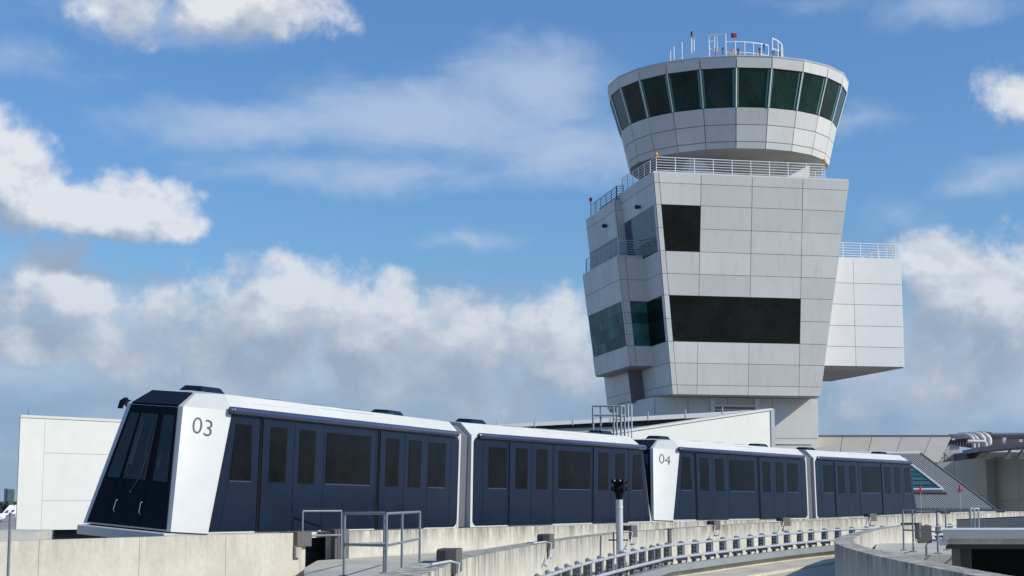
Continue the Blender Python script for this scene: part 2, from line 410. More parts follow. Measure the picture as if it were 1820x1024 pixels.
# ------------------------------------------------------------------ control tower
UA = math.radians(11.7); TU = Vector((math.cos(UA), math.sin(UA), 0)); TW = Vector((-math.sin(UA), math.cos(UA), 0))
T0 = Vector((9.44, 106, 0))
def tw(u, w, z): return T0 + TU * u + TW * w + Vector((0, 0, z))
TM = Matrix.Translation(tw(7, 8, -12)) @ Matrix.Rotation(UA, 4, 'Z')
tower = thing('control_tower', 'grey panelled airport control tower with a glazed round cab on top', 'control tower', TM)
KT = .1124
def prismoid(u0, u1, w0, w1, zb, zt, ku0=0, ku1=0, kw0=0, kw1=0):
    """corner points bottom 4 + top 4 with walls leaning inward going down; u0.. are at the top"""
    h = zt - zb
    b = [(u0 + ku0 * h, w0 + kw0 * h), (u1 - ku1 * h, w0 + kw0 * h), (u1 - ku1 * h, w1 - kw1 * h), (u0 + ku0 * h, w1 - kw1 * h)]
    t = [(u0, w0), (u1, w0), (u1, w1), (u0, w1)]
    return [tw(u, w, zb) for u, w in b] + [tw(u, w, zt) for u, w in t]
ZR = [7.2, 7.83, 9.29, 10.72, 12.24, 13.78, 15.22, 16.72, 18.25, 19.8, 21.24, 21.89]
def frs(vals, a, b): return [(v - a) / (b - a) for v in vals]
body_pts = prismoid(0, 13.93, 0, 14, 7.2, 21.89, KT, KT * 1.09, KT, 0)
core = MB().hexa(body_pts); body = core.build('tower_body', M['groove'], tower)
cl = MB(); vs = frs(ZR, 7.2, 21.89)
p = body_pts
usF = [0, .045, .24, .50, .761, .96, 1]
usF = [0, .045, .24, .50, .761, 1]
# windows: upper one spans column 1, rows 7..9 ; lower one spans columns 1..3, rows 3..5
def rowsF(v):
    h = 14.69 * (1 - v); u0 = KT * h; u1 = 13.93 - KT * 1.09 * h
    return [0] + [(x - u0) / (u1 - u0) for x in (u0 + .36, 3.35, 6.97, 10.6)] + [1]
cladding(cl, None, [p[0], p[1], p[5], p[4]], usF, vs, holes=[(1, 2, 7, 9), (1, 4, 3, 5)], rows=rowsF)
usL = [0, .28, .55, .80, .965, 1]    # left face, from the back (left) to the front corner
cladding(cl, None, [p[3], p[0], p[4], p[7]], [0, .22, .44, .72, .975, 1], vs, holes=[(2, 4, 7, 9), (2, 4, 3, 5)])
cladding(cl, None, [p[1], p[2], p[6], p[5]], [0, .25, .5, .75, 1], vs)
cladding(cl, None, [p[2], p[3], p[7], p[6]], [0, .25, .5, .75, 1], vs)
cl.build('cladding', M['panel'], body)
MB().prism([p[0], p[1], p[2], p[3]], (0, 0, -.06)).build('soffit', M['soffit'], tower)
MB().prism([p[4] + Vector((0, 0, .0)), p[5], p[6], p[7]], (0, 0, .12)).build('roof_deck', M['panel'], tower)
def pane(q, u0, u1, v0, v1, m, parent, nu=1, nv=2, off=.03, name='window', frame='groove'):
    n = (Vector(q[1]) - Vector(q[0])).cross(Vector(q[3]) - Vector(q[0])).normalized()
    c = [bil(q, u0, v0), bil(q, u1, v0), bil(q, u1, v1), bil(q, u0, v1)]
    mb = MB()
    for i in range(nu):
        for j in range(nv):
            g = .002
            cc = [bil(c, i / nu + g / 2, j / nv + g), bil(c, (i + 1) / nu - g / 2, j / nv + g), bil(c, (i + 1) / nu - g / 2, (j + 1) / nv - g), bil(c, i / nu + g / 2, (j + 1) / nv - g)]
            mb.hexa(cc + [x + n * off for x in cc], random.random())
    return mb.build(name, m, parent)
qF = [p[0], p[1], p[5], p[4]]
def quadF(i0, i1, j0, j1): a, b = rowsF(vs[j0]), rowsF(vs[j1]); return [bil(qF, a[i0], vs[j0]), bil(qF, a[i1], vs[j0]), bil(qF, b[i1], vs[j1]), bil(qF, b[i0], vs[j1])]
pane(quadF(1, 2, 7, 9), 0, 1, 0, 1, M['glass_f'], tower, 1, 2)
pane(quadF(1, 4, 3, 5), 0, 1, 0, 1, M['glass_f'], tower, 3, 2)
qL = [p[3], p[0], p[4], p[7]]
pane(qL, .44, .975, vs[7], vs[9], M['glass_s'], tower, 3, 2)
pane(qL, .44, .975, vs[3], vs[5], M['glass_f'], tower, 4, 4)

# rear-left block, full height
bp = prismoid(-.48, 3, 8, 16.2, 6.95, 21.42, KT, 0, 0.02, 0)
b2 = MB().hexa(bp).build('rear_block', M['groove'], tower)
cl = MB(); z2 = frs([6.95, 7.83, 9.29, 13.78, 15.22, 16.72, 17.6, 18.25, 20.75, 21.42], 6.95, 21.42)
cladding(cl, None, [bp[0], bp[1], bp[5], bp[4]], [0, .3, 1], z2)
cladding(cl, None, [bp[3], bp[0], bp[4], bp[7]], [0, .33, .66, .96, 1], z2, holes=[(0, 3, 5, 7)])
cl.build('cladding', M['panel'], b2)
pane([bp[3], bp[0], bp[4], bp[7]], 0.01, .96, z2[5], (18.9 - 6.95) / 14.47, M['glass_s'], tower, 3, 1, off=.07)
MB().prism([bp[4], bp[5], bp[6], bp[7]], (0, 0, .10)).build('roof_deck', M['panel'], tower)
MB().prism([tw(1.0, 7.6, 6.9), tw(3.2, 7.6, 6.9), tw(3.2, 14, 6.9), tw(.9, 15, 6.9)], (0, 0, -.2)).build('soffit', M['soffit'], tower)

MB().prism([tw(.62, 7.93, 6.97), tw(1.72, 7.93, 6.97), tw(1.45, 7.93, 9.35), tw(.34, 7.93, 9.35)], TW * .05).build('gap_shade', M['groove'], tower)  # dark sheet painted in for the deep shade between the two blocks
# hanging left block
K3 = .144
lp = prismoid(-1.24, 4, 4.55, 14.3, 9.38, 16.85, K3, 0, KT, -.07)
b3 = MB().hexa(lp).build('hanging_block', M['groove'], tower)
cl = MB(); z3 = frs([9.38, 10.78, 11.55, 12.3, 13.05, 13.82, 15.3, 16.85], 9.38, 16.85)
cladding(cl, None, [lp[0], lp[1], lp[5], lp[4]], [0, .1, .5, 1], z3, holes=[(1, 3, 1, 5)])
cladding(cl, None, [lp[3], lp[0], lp[4], lp[7]], [0, .2, .4, .6, .8, .975, 1], z3, holes=[(0, 5, 1, 5)])
cl.build('cladding', M['panel'], b3)
pane([lp[0], lp[1], lp[5], lp[4]], .1, 1, z3[1], z3[5], M['glass_t'], tower, 3, 4)
pane([lp[3], lp[0], lp[4], lp[7]], .005, .975, z3[1], z3[5], M['glass_t'], tower, 7, 4)
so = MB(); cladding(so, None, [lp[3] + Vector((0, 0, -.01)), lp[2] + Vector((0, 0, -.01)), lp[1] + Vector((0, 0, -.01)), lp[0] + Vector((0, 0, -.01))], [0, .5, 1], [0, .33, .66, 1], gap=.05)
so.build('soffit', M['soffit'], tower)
MB().prism([lp[4], lp[5], lp[6], lp[7]], (0, 0, .12)).build('roof_deck', M['panel'], tower)

# right block
rp = prismoid(10, 19.0, 3, 16, 9.42, 16.98)
b4 = MB().hexa(rp).build('side_block', M['groove'], tower)
cl = MB(); z4 = frs([9.42, 10.78, 12.25, 13.75, 15.25, 16.98], 9.42, 16.98)
cladding(cl, None, [rp[0], rp[1], rp[5], rp[4]], [0, .27, .60, 1], z4)
cladding(cl, None, [rp[1], rp[2], rp[6], rp[5]], [0, .25, .5, .75, 1], z4)
cl.build('cladding', M['panel_w'], b4)
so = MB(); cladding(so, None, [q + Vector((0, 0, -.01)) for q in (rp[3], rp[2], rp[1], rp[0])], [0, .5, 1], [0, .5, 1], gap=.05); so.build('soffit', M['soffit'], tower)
MB().prism([rp[4], rp[5], rp[6], rp[7]], (0, 0, .10)).build('roof_deck', M['panel_w'], tower)

# shaft
sp_ = prismoid(.95, 12.62, 3.4, 13, -12, 7.2)
sh = MB().hexa(sp_).build('shaft', M['groove'], tower)
cl = MB(); zsh = frs([-12, -9, -6, -3, 0, 2.2, 4.4, 7.14], -12, 7.2)
cladding(cl, None, [sp_[0], sp_[1], sp_[5], sp_[4]], [0, .20, .44, .72, 1], zsh)
cladding(cl, None, [sp_[3], sp_[0], sp_[4], sp_[7]], [0, .4, .8, 1], zsh)
cladding(cl, None, [sp_[1], sp_[2], sp_[6], sp_[5]], [0, .5, 1], zsh)
cl.build('cladding', M['panel'], sh)
lv = MB(); lv.obox(tw(6.6, 3.3, 6.6), (TU, TW, (0, 0, 1)), (3.4, .12, .12)); lv.obox(tw(5.0, 3.3, 6.0), (TU, TW, (0, 0, 1)), (.3, .14, 2.2)); lv.obox(tw(8.2, 3.3, 6.0), (TU, TW, (0, 0, 1)), (.3, .14, 2.2))
lo = lv.build('louvre', M['panel_w'], tower)
MB().obox(tw(6.6, 3.33, 5.7), (TU, TW, (0, 0, 1)), (2.9, .04, 1.6)).build('recess', M['groove'], lo)
lv = MB()
for k in range(7): lv.obox(tw(6.6, 3.27, 5.0 + k * .22), (TU, TW + Vector((0, 0, .8)), (0, 0, 1)), (2.85, .12, .05))
lv.build('blade', M['panel'], lo)
MB().obox(tw(10.7, 3.3, 4.05), (TU, TW, (0, 0, 1)), (3.0, .06, .10)).build('conduit', M['panel'], tower)

# penthouse under the cab and the cab
CU, CW = 7.75, 7.0
def cyl_pts(r, z, k, n=22, ph=math.radians(4.1) - UA - math.radians(7.4)):
    a = -math.pi / 2 + ph + 2 * math.pi * k / n + UA
    return T0 + TU * CU + TW * CW + Vector((math.cos(a) * r, math.sin(a) * r, z))
ph = prismoid(3.45, 12.2, 2.9, 12, 21.9, 24.6)
pt = MB().hexa(ph).build('penthouse', M['wall_w'], tower)
MB().obox(tw(8.3, 2.6, 23.9), (TU, TW, (0, 0, 1)), (.34, .5, .35)).build('floodlight', M['dark'], tower)
NB = 22
cab = MB(); RING = [(7.11, 23.83), (7.23, 24.31), (7.49, 25.42), (7.74, 26.56)]
core = MB()
for k in range(NB):
    q = [cyl_pts(7.09, 23.83, k), cyl_pts(7.09, 23.83, k + 1), cyl_pts(7.72, 26.56, k + 1), cyl_pts(7.72, 26.56, k)]
    core.add(q, [(0, 1, 2, 3)])
    cladding(cab, None, q, [0, 1], frs([23.83, 24.31, 25.42, 26.56], 23.83, 26.56), gap=.045, th=.04)
cabc = core.build('cab_wall', M['groove'], tower)
cab.build('cladding', M['panel'], cabc)
bot = MB(); bot.add([cyl_pts(7.1, 23.84, k) for k in range(NB)] + [cyl_pts(5.3, 23.45, k) for k in range(NB)] + [cyl_pts(4.4, 22.0, k) for k in range(NB)],
    [(k, (k + 1) % NB, (k + 1) % NB + NB, k + NB) for k in range(NB)] + [(NB + k, NB + (k + 1) % NB, (k + 1) % NB + 2 * NB, k + 2 * NB) for k in range(NB)])
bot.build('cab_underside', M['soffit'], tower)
fas = MB(); fcore = MB()
for k in range(NB):
    q = [cyl_pts(8.5, 29.08, k), cyl_pts(8.5, 29.08, k + 1), cyl_pts(8.63, 29.86, k + 1), cyl_pts(8.63, 29.86, k)]
    fcore.add(q, [(0, 1, 2, 3)]); cladding(fas, None, q, [0, 1], [0, 1], gap=.06, th=.05)
fc = fcore.build('fascia', M['groove'], tower); fas.build('cladding', M['panel'], fc)
rf = MB(); rf.add([cyl_pts(8.72, 29.87, k) for k in range(NB)] + [cyl_pts(8.70, 29.91, k) for k in range(NB)] + [cyl_pts(3.4, 30.75, k) for k in range(NB)] + [cyl_pts(8.3, 29.1, k) for k in range(NB)] + [cyl_pts(7.6, 29.06, k) for k in range(NB)],
    [(k, (k + 1) % NB, (k + 1) % NB + NB, k + NB) for k in range(NB)] + [(NB + k, NB + (k + 1) % NB, (k + 1) % NB + 2 * NB, k + 2 * NB) for k in range(NB)]
    + [tuple(2 * NB + k for k in range(NB))] + [(k, (k + 1) % NB, (k + 1) % NB + 3 * NB, k + 3 * NB) for k in range(NB)])
rf.build('roof', M['bumper'], tower)
MB().add([cyl_pts(8.46, 29.07, k) for k in range(NB)], [tuple(range(NB))]).build('ceiling', M['dark'], tower)
MB().add([cyl_pts(7.7, 26.5, k) for k in range(NB)], [tuple(range(NB))]).build('cab_floor', M['dark'], tower)
for k in range(NB):
    q = [cyl_pts(7.70, 26.60, k), cyl_pts(7.70, 26.60, k + 1), cyl_pts(8.44, 29.06, k + 1), cyl_pts(8.44, 29.06, k)]
    win = pane(q, .03, .97, .0, 1, M['glass_c'], tower, 1, 1, name='cab_window')
    n = (q[1] - q[0]).cross(q[3] - q[0]).normalized()
    for a, b in ((.035, .075), (.90, .955)):
        cc = [bil(q, a, .01) + n * .034, bil(q, b, .01) + n * .034, bil(q, b, .985) + n * .034, bil(q, a, .985) + n * .034]; MB().hexa(cc + [x + n * .004 for x in cc]).build('glass_edge', M['fin'], win)
    MB().tube([cyl_pts(7.76, 26.56, k), cyl_pts(8.52, 29.08, k)], .055, 6).build('mullion', M['panel_w'], tower)
# rooftop things
tri = MB()
for k in range(NB): tri.add([cyl_pts(4.9, 30.3, k), cyl_pts(4.9, 30.3, k + 1), cyl_pts(4.9, 30.75, k + 1), cyl_pts(4.9, 30.75, k)], [(0, 1, 2, 3)])
tri.add([cyl_pts(4.9, 30.75, k) for k in range(NB)], [tuple(range(NB))]); tri.build('roof_drum', M['wall_w'], tower)
def arc(r, z, a0, a1, n): return [T0 + TU * CU + TW * CW + Vector((math.sin(math.radians(a0 + (a1 - a0) * i / n)) * r, -math.cos(math.radians(a0 + (a1 - a0) * i / n)) * r, z)) for i in range(n + 1)]
def ztop_at(pxy, z): return z
zl_ = at(1191, 88.6, 114.4).z; zm_ = at(1310, 75.5, 110.6).z; zr_ = at(1361, 68, 111.6).z
railing('roof_railing', arc(4.05, 30.6, -92, -8, 5), tower, h=zl_ - 30.6, nbars=2, spacing=1.9, r=.02, pr=.04)
railing('roof_railing', arc(4.0, 30.6, -8, 40, 5), tower, h=zm_ - 30.6, nbars=2, spacing=1.4, r=.032, pr=.035)
railing('roof_railing', arc(4.05, 30.6, 46, 92, 4), tower, h=zr_ - 30.6, nbars=3, spacing=1.1, r=.034, pr=.045)
railing('roof_railing', arc(4.05, 30.6, 100, 262, 8), tower, h=1.1, nbars=2, spacing=1.8, r=.03, pr=.035)
c0 = T0 + TU * CU + TW * CW
def roof_at(px, py, dy=0): return at(px, py, c0.y + dy)
# tall hoop, masts, lamps
hp = MB(); a = roof_at(1270, 92, -3.5); hp.tube([a, roof_at(1270, 66, -3.5), roof_at(1274, 62, -3.5), roof_at(1275, 92, -3.4)], .04, 6); hp.tube([roof_at(1262, 88, -3.5), roof_at(1260, 76, -3.5), roof_at(1268, 72, -3.5)], .035, 6)
hp.build('ladder_hoop', M['rail'], tower)
for (px, y0, y1, rr, dy, m_) in ((1229, 96, 57, .05, -2, 'rail'), (1244.5, 70, 36, .012, -1, 'steel'), (1377, 95, 46, .010, 0, 'steel'), (1234, 75, 48, .01, -1, 'steel')):
    MB().tube([roof_at(px, y0, dy), roof_at(px, y1, dy)], rr, 6).build('antenna_mast', M[m_], tower)
MB().tube([roof_at(1229.5, 66, -2), roof_at(1229.5, 56, -2)], .075, 8).build('antenna_head', M['dark'], tower)
bx_ = roof_at(1305, 63, -2); mast = MB().tube([roof_at(1305, 92, -2), bx_], .015, 6).build('lamp_mast', M['steel'], tower)
MB().obox(bx_, ((1, 0, 0), (0, 1, 0), (0, 0, 1)), (.32, .25, .26)).build('obstruction_lamp', M['redl'], tower); MB().obox(bx_ + Vector((-.15, -.02, 0)), ((1, 0, 0), (0, 1, 0), (0, 0, 1)), (.14, .27, .27)).build('lamp_housing', M['dark'], mast)
for px, py, m_, s_ in ((1285, 88, 'equip', .22), (1302, 92, 'orange', .2), (1312, 90, 'equip', .24), (1350, 89, 'equip', .22), (1358, 82, 'equip', .2), (1374, 94, 'equip', .2), (1386, 95, 'equip', .2), (1272, 90, 'redl', .14), (1298, 95, 'orange', .14), (1314, 95, 'orange', .16), (1345, 95, 'orange', .14)):
    q = roof_at(px, py, -5); mb = MB().tube([q - Vector((0, 0, .35)), q + Vector((0, 0, .05))], .05, 6); mb.ball(q + Vector((0, 0, .06)), s_ * .40, 6, (1, 1, 1.3)); mb.build('roof_lamp', M[m_], tower)
# railings of the lower roofs
railing('roof_railing', [tw(.05, 7.9, 22.0), tw(.35, .45, 22.0), tw(12.4, .45, 22.0), tw(12.7, 1.6, 22.0), tw(12.7, 8, 22.0)], tower)
railing('roof_railing', [tw(-.2, 8.4, 21.5), tw(-.2, 15.9, 21.5)], tower, m='steel', spacing=1.5)
railing('roof_railing', [tw(.2, 8.1, 21.5), tw(-.25, 8.4, 21.5)], tower, m='steel')
railing('roof_railing', [tw(-1.1, 13.9, 16.97), tw(-1.1, 4.75, 16.97), tw(.9, 4.75, 16.97)], tower, m='steel_l', pr=.045)
railing('roof_railing', [tw(.25, 4.6, 16.9), tw(.25, .9, 16.9)], tower, m='dark', spacing=1.0) if False else None
railing('roof_railing', [tw(13.5, 3.3, 17.08), tw(18.75, 3.3, 17.08), tw(18.75, 15.5, 17.08)], tower)
for (px, py, w, c_) in ((1119, 380, 3.6, 0), (1082.5, 402.5, 10.6, 0)):
    q = tw(.12 if w < 5 else -.35, w, 20.2 if w < 5 else 20.05); mb = MB().ball(q + TU * -.25, .16, 6); mb.obox(q + TU * -.1, (TU, TW, (0, 0, 1)), (.4, .18, .2)); mb.build('wall_lamp', M['dark'], tower)
for q, m_ in ((tw(-.2, 15.9, 23.0), 'redl'), (tw(.36, .45, 23.25), 'orange'), (tw(12.4, .45, 23.3), 'orange')):
    MB().tube([q - Vector((0, 0, .4)), q], .03, 6).ball(q, .13, 6, (1, 1, 1.3)).build('corner_lamp', M[m_], tower)
for k in range(1):
    MB().add([tw(9.7, 2.0, 22.1), tw(11.9, 2.0, 22.1), tw(11.9, 2.0, 23.3)], [(0, 1, 2)]).prism([tw(9.7, 1.9, 22.1), tw(11.9, 1.9, 22.1), tw(11.9, 1.9, 23.3)], TW * .08).build('sunlit_triangle', M['wall_w'], tower)  # white triangle shaped as the sunlit roof patch beside the cab's shadow

# ------------------------------------------------------------------ people mover cars
CW2 = 1.375
def car_mesh(kind_first):
    car = thing('people_mover_car', 'x', 'train car', Matrix())
    L0, L1, R1 = 0.0, 12.3, 11.3
    for_side = (1, -1)
    TUMB = .127
    b = MB()
    def sec(l): return [(l, 1.375, -.02), (l, 1.248, 2.5), (l, .875, 2.84), (l, 0, 2.88), (l, -.875, 2.84), (l, -1.248, 2.5), (l, -1.375, -.02)]
    A0 = sec(.0); n = 7
    S1 = [(12.3, 1.375, -.02), (11.6, 1.248, 2.5), (11.3, .875, 2.84), (11.3, 0, 2.88), (11.3, -.875, 2.84), (11.6, -1.248, 2.5), (12.3, -1.375, -.02)]
    b.add(A0 + S1, [(i, i + 1, i + 8, i + 7) for i in range(6)] + [(6, 0, 7, 13)] + [tuple(range(7))])
    N0, N1, R0 = (13.1, 1.06, 0), (12.52, .68, 2.5), (11.95, .57, 2.80)
    mir = lambda q: (q[0], -q[1], q[2])
    nb = MB()
    for f in (lambda q: q, mir):
        qq = [f(S1[0]), f(N0), f(N1), f(S1[1])]; nn_ = 8; nb.add([bil(qq, i / nn_, j / nn_) for j in range(nn_ + 1) for i in range(nn_ + 1)], [(j * (nn_ + 1) + i, j * (nn_ + 1) + i + 1, (j + 1) * (nn_ + 1) + i + 1, (j + 1) * (nn_ + 1) + i) for j in range(nn_) for i in range(nn_)]); nb.add([f(S1[1]), f(N1), f(R0), f(S1[2])], [(0, 1, 2), (0, 2, 3)])
    nb.add([S1[2], R0, mir(R0), mir(S1[2]), S1[3]], [(0, 1, 2, 3, 4)])
    nb.add([N0, mir(N0), mir(N1), N1], [(0, 1, 2, 3)]); nb.add([N1, mir(N1), mir(R0), R0], [(0, 1, 2, 3)])
    nb.add([S1[0], N0, mir(N0), mir(S1[0])], [(0, 1, 2, 3)])
    body = b.build('body_shell', M['white2'], car, local=True)
    nose = nb.build('nose', M['white'], car, local=True)
    # windscreen: dark field on the nose front, and hood
    def off(q, n, d): return Vector(q) + n * d
    nf = Vector((1, 0, .23)).normalized()
    q = [(13.095, .955, .03), (13.095, -.955, .03), (12.53, -.565, 2.47), (12.53, .565, 2.47)]; q = [off(v, nf, .0) for v in q]
    ws = MB().hexa([v + nf * -.02 for v in q] + [v + nf * .03 for v in q]).build('windscreen', M['navy_d'], car, local=True)
    nh = Vector((.46, 0, .88)).normalized()
    q2 = [(12.53, .565, 2.5), (12.53, -.565, 2.5), (11.95, -.50, 2.79), (11.95, .50, 2.79)]
    MB().hexa([Vector(v) + nh * -.02 for v in q2] + [Vector(v) + nh * .03 for v in q2]).build('hood', M['navy_d'], car, local=True)
    QW = [Vector((13.095, -.955, .03)) + nf * .03, Vector((13.095, .955, .03)) + nf * .03, Vector((12.53, .565, 2.47)) + nf * .03, Vector((12.53, -.565, 2.47)) + nf * .03]
    def patch(u0, u1, v0, v1, m, name, th=.006, parent=ws, o=.0):
        mb = MB(); c = [bil(QW, u0, v0), bil(QW, u1, v0), bil(QW, u1, v1), bil(QW, u0, v1)]
        mb.hexa([x + nf * o for x in c] + [x + nf * (th + o) for x in c]); return mb.build(name, m, parent, local=True)
    patch(.29, .62, .38, .93, M['cglass'], 'glass'); patch(.05, .24, .38, .93, M['cglass'], 'glass'); patch(.74, .95, .38, .93, M['cglass'], 'glass')
    for u in (.262, .70): patch(u, u + .012, .0, .97, M['black'], 'door_seam', th=.01)
    # pale window reveal, wiper and handles as the photo shows them on the nose door
    fr = MB()
    for (u0, u1, v0, v1) in ((.29, .305, .38, .93), (.605, .62, .38, .93), (.29, .62, .40, .415)):
        c = [bil(QW, u0, v0), bil(QW, u1, v0), bil(QW, u1, v1), bil(QW, u0, v1)]; fr.hexa([x + nf * .006 for x in c] + [x + nf * .012 for x in c])
    fr.build('window_frame', M['dark'], ws, local=True)
    for (ua, ub, v0, v1) in ((.335, .375, .50, .86), (.545, .575, .58, .86), (.79, .81, .48, .62)):  # strips on the glass paint in sky showing through the far windows
        c = [bil(QW, ua - .02, v0), bil(QW, ub - .01, v0), bil(QW, ub, v1), bil(QW, ua + .01, v1)]; mb = MB().hexa([x + nf * .0062 for x in c] + [x + nf * .0075 for x in c]); mb.build('sky_glimpse', M['glimpse'], ws, local=True)
    wp = MB(); wp.tube([bil(QW, .46, .27) + nf * .03, bil(QW, .56, .42) + nf * .04], .007, 6); wp.tube([bil(QW, .55, .40) + nf * .04, bil(QW, .60, .60) + nf * .03], .005, 6); wp.ball(bil(QW, .46, .27) + nf * .03, .018, 5); wp.build('wiper', M['dark'], ws, local=True)
    for u in (.31, .65):
        h = MB(); h.tube([bil(QW, u, .10) + nf * .01, bil(QW, u, .11) + nf * .06, bil(QW, u, .19) + nf * .06, bil(QW, u, .20) + nf * .01], .010, 6); h.build('handle', M['steel'], ws, local=True)
    # bumper
    bp_ = MB(); bp_.prism([(13.02, 1.12, -.03), (13.30, 1.05, -.03), (13.30, -1.05, -.03), (13.02, -1.12, -.03)], (0, 0, -.19)); bp_.build('bumper', M['bumper'], car, local=True, bevel=.02)
    ap = MB(); ap.prism([(12.3, 1.33, -.03), (13.02, 1.05, -.03), (13.02, -1.05, -.03), (12.3, -1.33, -.03)], (0, 0, -.14)); ap.build('nose_skirt', M['bumper'], car, local=True)
    for sgn in (1, -1):
        Y = lambda h: sgn * (1.375 - TUMB * h / 2.5)
        nn = Vector((0, sgn, .05)).normalized()
        def P(l, h, o=0): return Vector((l, Y(h), h)) + nn * o
        def slab(mb, poly, o0, o1, tint=.5):
            mb.prism([P(l, h, o0) for l, h in poly], nn * (o1 - o0), tint)
        # blue side panel with rounded corners at the coupled end
        sl = lambda h: 12.24 - .68 * h / 2.5
        poly = []
        r = .22
        for i in range(7):
            a = math.pi + i * math.pi / 12; poly.append((.10 + r + r * math.cos(a), .02 + r + r * math.sin(a)))
        poly += [(sl(.02) - .0, .02), (sl(2.46), 2.46)]
        for i in range(7):
            a = math.pi / 2 + i * math.pi / 12; poly.append((.10 + r + r * math.cos(a), 2.46 - r + r * math.sin(a)))
        sp = MB(); slab(sp, poly, -.01, .018); side = sp.build('side_panel', M['navy'], car, local=True)
        def door(l0, l1, gap0):
            d = MB(); lm = (l0 + l1) / 2 - .02
            slab(d, [(l0, .0), (lm - .008, .0), (lm - .008, 2.38), (l0, 2.38)], .018, .042, .6)
            o1 = d.build('door', M['navy'], car, local=True)
            d = MB(); slab(d, [(lm + .008, .0), (l1, .0), (l1, 2.38), (lm + .008, 2.38)], .018, .042, .45)
            o2 = d.build('door', M['navy'], car, local=True)
            k = MB(); slab(k, [(l1 + .005, .0), (l1 + .10, .0), (l1 + .10, 2.40), (l1 + .005, 2.40)], .0185, .028); k.build('door_gap', M['black'], side, local=True)
            return o1, o2
        dA = door(7.72, 10.36, 1); dB = door(2.16, 4.83, 1)
        for (pts_, par, o) in (([(10.76, 1.07), (11.56, 1.07), (11.40, 2.21), (10.82, 2.21)], side, .0185), ([(9.38, 1.07), (10.04, 1.07), (10.04, 2.21), (9.38, 2.21)], dA[1], .0425),
                           ([(8.10, 1.07), (8.78, 1.07), (8.78, 2.21), (8.10, 2.21)], dA[0], .0425), ([(5.32, 1.07), (7.50, 1.07), (7.50, 2.20), (5.32, 2.20)], side, .0185),
                           ([(3.83, 1.07), (4.50, 1.07), (4.50, 2.20), (3.83, 2.20)], dB[1], .0425), ([(2.54, 1.07), (3.22, 1.07), (3.22, 2.20), (2.54, 2.20)], dB[0], .0425),
                           ([(.98, 1.07), (1.98, 1.07), (1.98, 2.19), (.98, 2.19)], side, .0185)):
            wbm = MB(); slab(wbm, pts_, o, o + .006); wo = wbm.build('window', M['tglass'], par, local=True); cx_ = sum(a for a, _ in pts_) / 4; cy_ = sum(b for _, b in pts_) / 4; se = MB(); slab(se, [(a + (.03 if a > cx_ else -.03), h_ + (.03 if h_ > cy_ else -.03)) for a, h_ in pts_], o - .0004, o + .0025); se.build('seal', M['black'], wo, local=True)
            l0 = min(a for a, _ in pts_); l1 = max(a for a, _ in pts_)
            sill = MB(); slab(sill, [(l0 - .02, 1.035), (l1 + .02, 1.035), (l1 + .02, 1.062), (l0 - .02, 1.062)], o - .0003, o + .004); sill.build('sill', M['navy_l'], wo, local=True) if par == side else None
        for l in (7.62, 7.66) if False else ():
            pass
        sm = MB()
        for pl in [[(l, .03), (l + .015, .03), (l + .015, 2.36), (l, 2.36)] for l in (7.62, 5.02, 2.06, .62)] + [[(11.86, .05), (11.875, .05), (11.33, 2.36), (11.315, 2.36)]]:
            sm = MB(); slab(sm, pl, .0185, .021); sm.build('seam', M['black'], side, local=True)
        # gutter tube
        gt = MB(); gt.tube([P(.36, 2.50, .03), P(.40, 2.50, .06), P(11.60, 2.50, .06), P(11.68, 2.50, .02)], .085, 10); gt.ball(P(11.62, 2.5, .06), .085, 6); gt.build('gutter', M['navy_l'], car, smooth=True, local=True)
        # white lower sill strip and end ring
        ls = MB(); ls.box((.0, min(sgn * 1.36, sgn * 1.40), -.16), (12.28, max(sgn * 1.36, sgn * 1.40), -.03)); ls.build('skirt', M['white2'], car, local=True)
        er = MB(); slab(er, [(-.02, -.02), (.09, -.02), (.09, 2.52), (-.02, 2.52)], -.012, .012); er.build('end_ring', M['white'], car, local=True)
        cf = MB(); cf.tube([(12.12, sgn * .98, 2.42), (12.14, sgn * 1.06, 2.52)], .02, 6); cf.prism([(12.14, sgn * 1.05, 2.62), (12.14, sgn * 1.17, 2.55), (12.14, sgn * 1.21, 2.38), (12.14, sgn * 1.16, 2.38), (12.14, sgn * 1.12, 2.50), (12.14, sgn * 1.02, 2.56)], (-.12, 0, .0))
        if sgn < 0: cf.build('mirror_camera', M['navy_d'], car, local=True)
        # fleet number on the nose corner panel
    # roof units
    for (l0, l1) in ((10.35, 11.35), (1.55, 2.55)):
        u = MB(); u.add([(l0, -.30, 2.85), (l1, -.30, 2.85), (l1, .30, 2.85), (l0, .30, 2.85), (l0 + .14, -.22, 2.99), (l1 - .14, -.22, 2.99), (l1 - .14, .22, 2.99), (l0 + .14, .22, 2.99)],
            [(0, 3, 2, 1), (4, 5, 6, 7), (0, 1, 5, 4), (1, 2, 6, 5), (2, 3, 7, 6), (3, 0, 4, 7)]); u.build('roof_unit', M['navy'], car, local=True, bevel=.03)
    rs = MB()
    for l in (3.4, 5.2, 7.1, 9.0):
        rs.box((l, -.87, 2.862), (l + .02, -.3, 2.874)); rs.box((l, .3, 2.862), (l + .02, .87, 2.874))
    for sgn in (1, -1):
        q0 = Vector((9.6, sgn * 1.02, 2.70)); rs.obox(q0, ((1, 0, 0), (0, sgn * .375, -.34), (0, .34, .375)), (1.6, .012, .02))
        rs.obox(Vector((6.0, sgn * .95, 2.775)), ((1, 0, 0), (0, sgn * .375, -.34), (0, .34, .375)), (2.6, .012, .02))
    rs.build('roof_seam', M['bumper'], car, local=True)
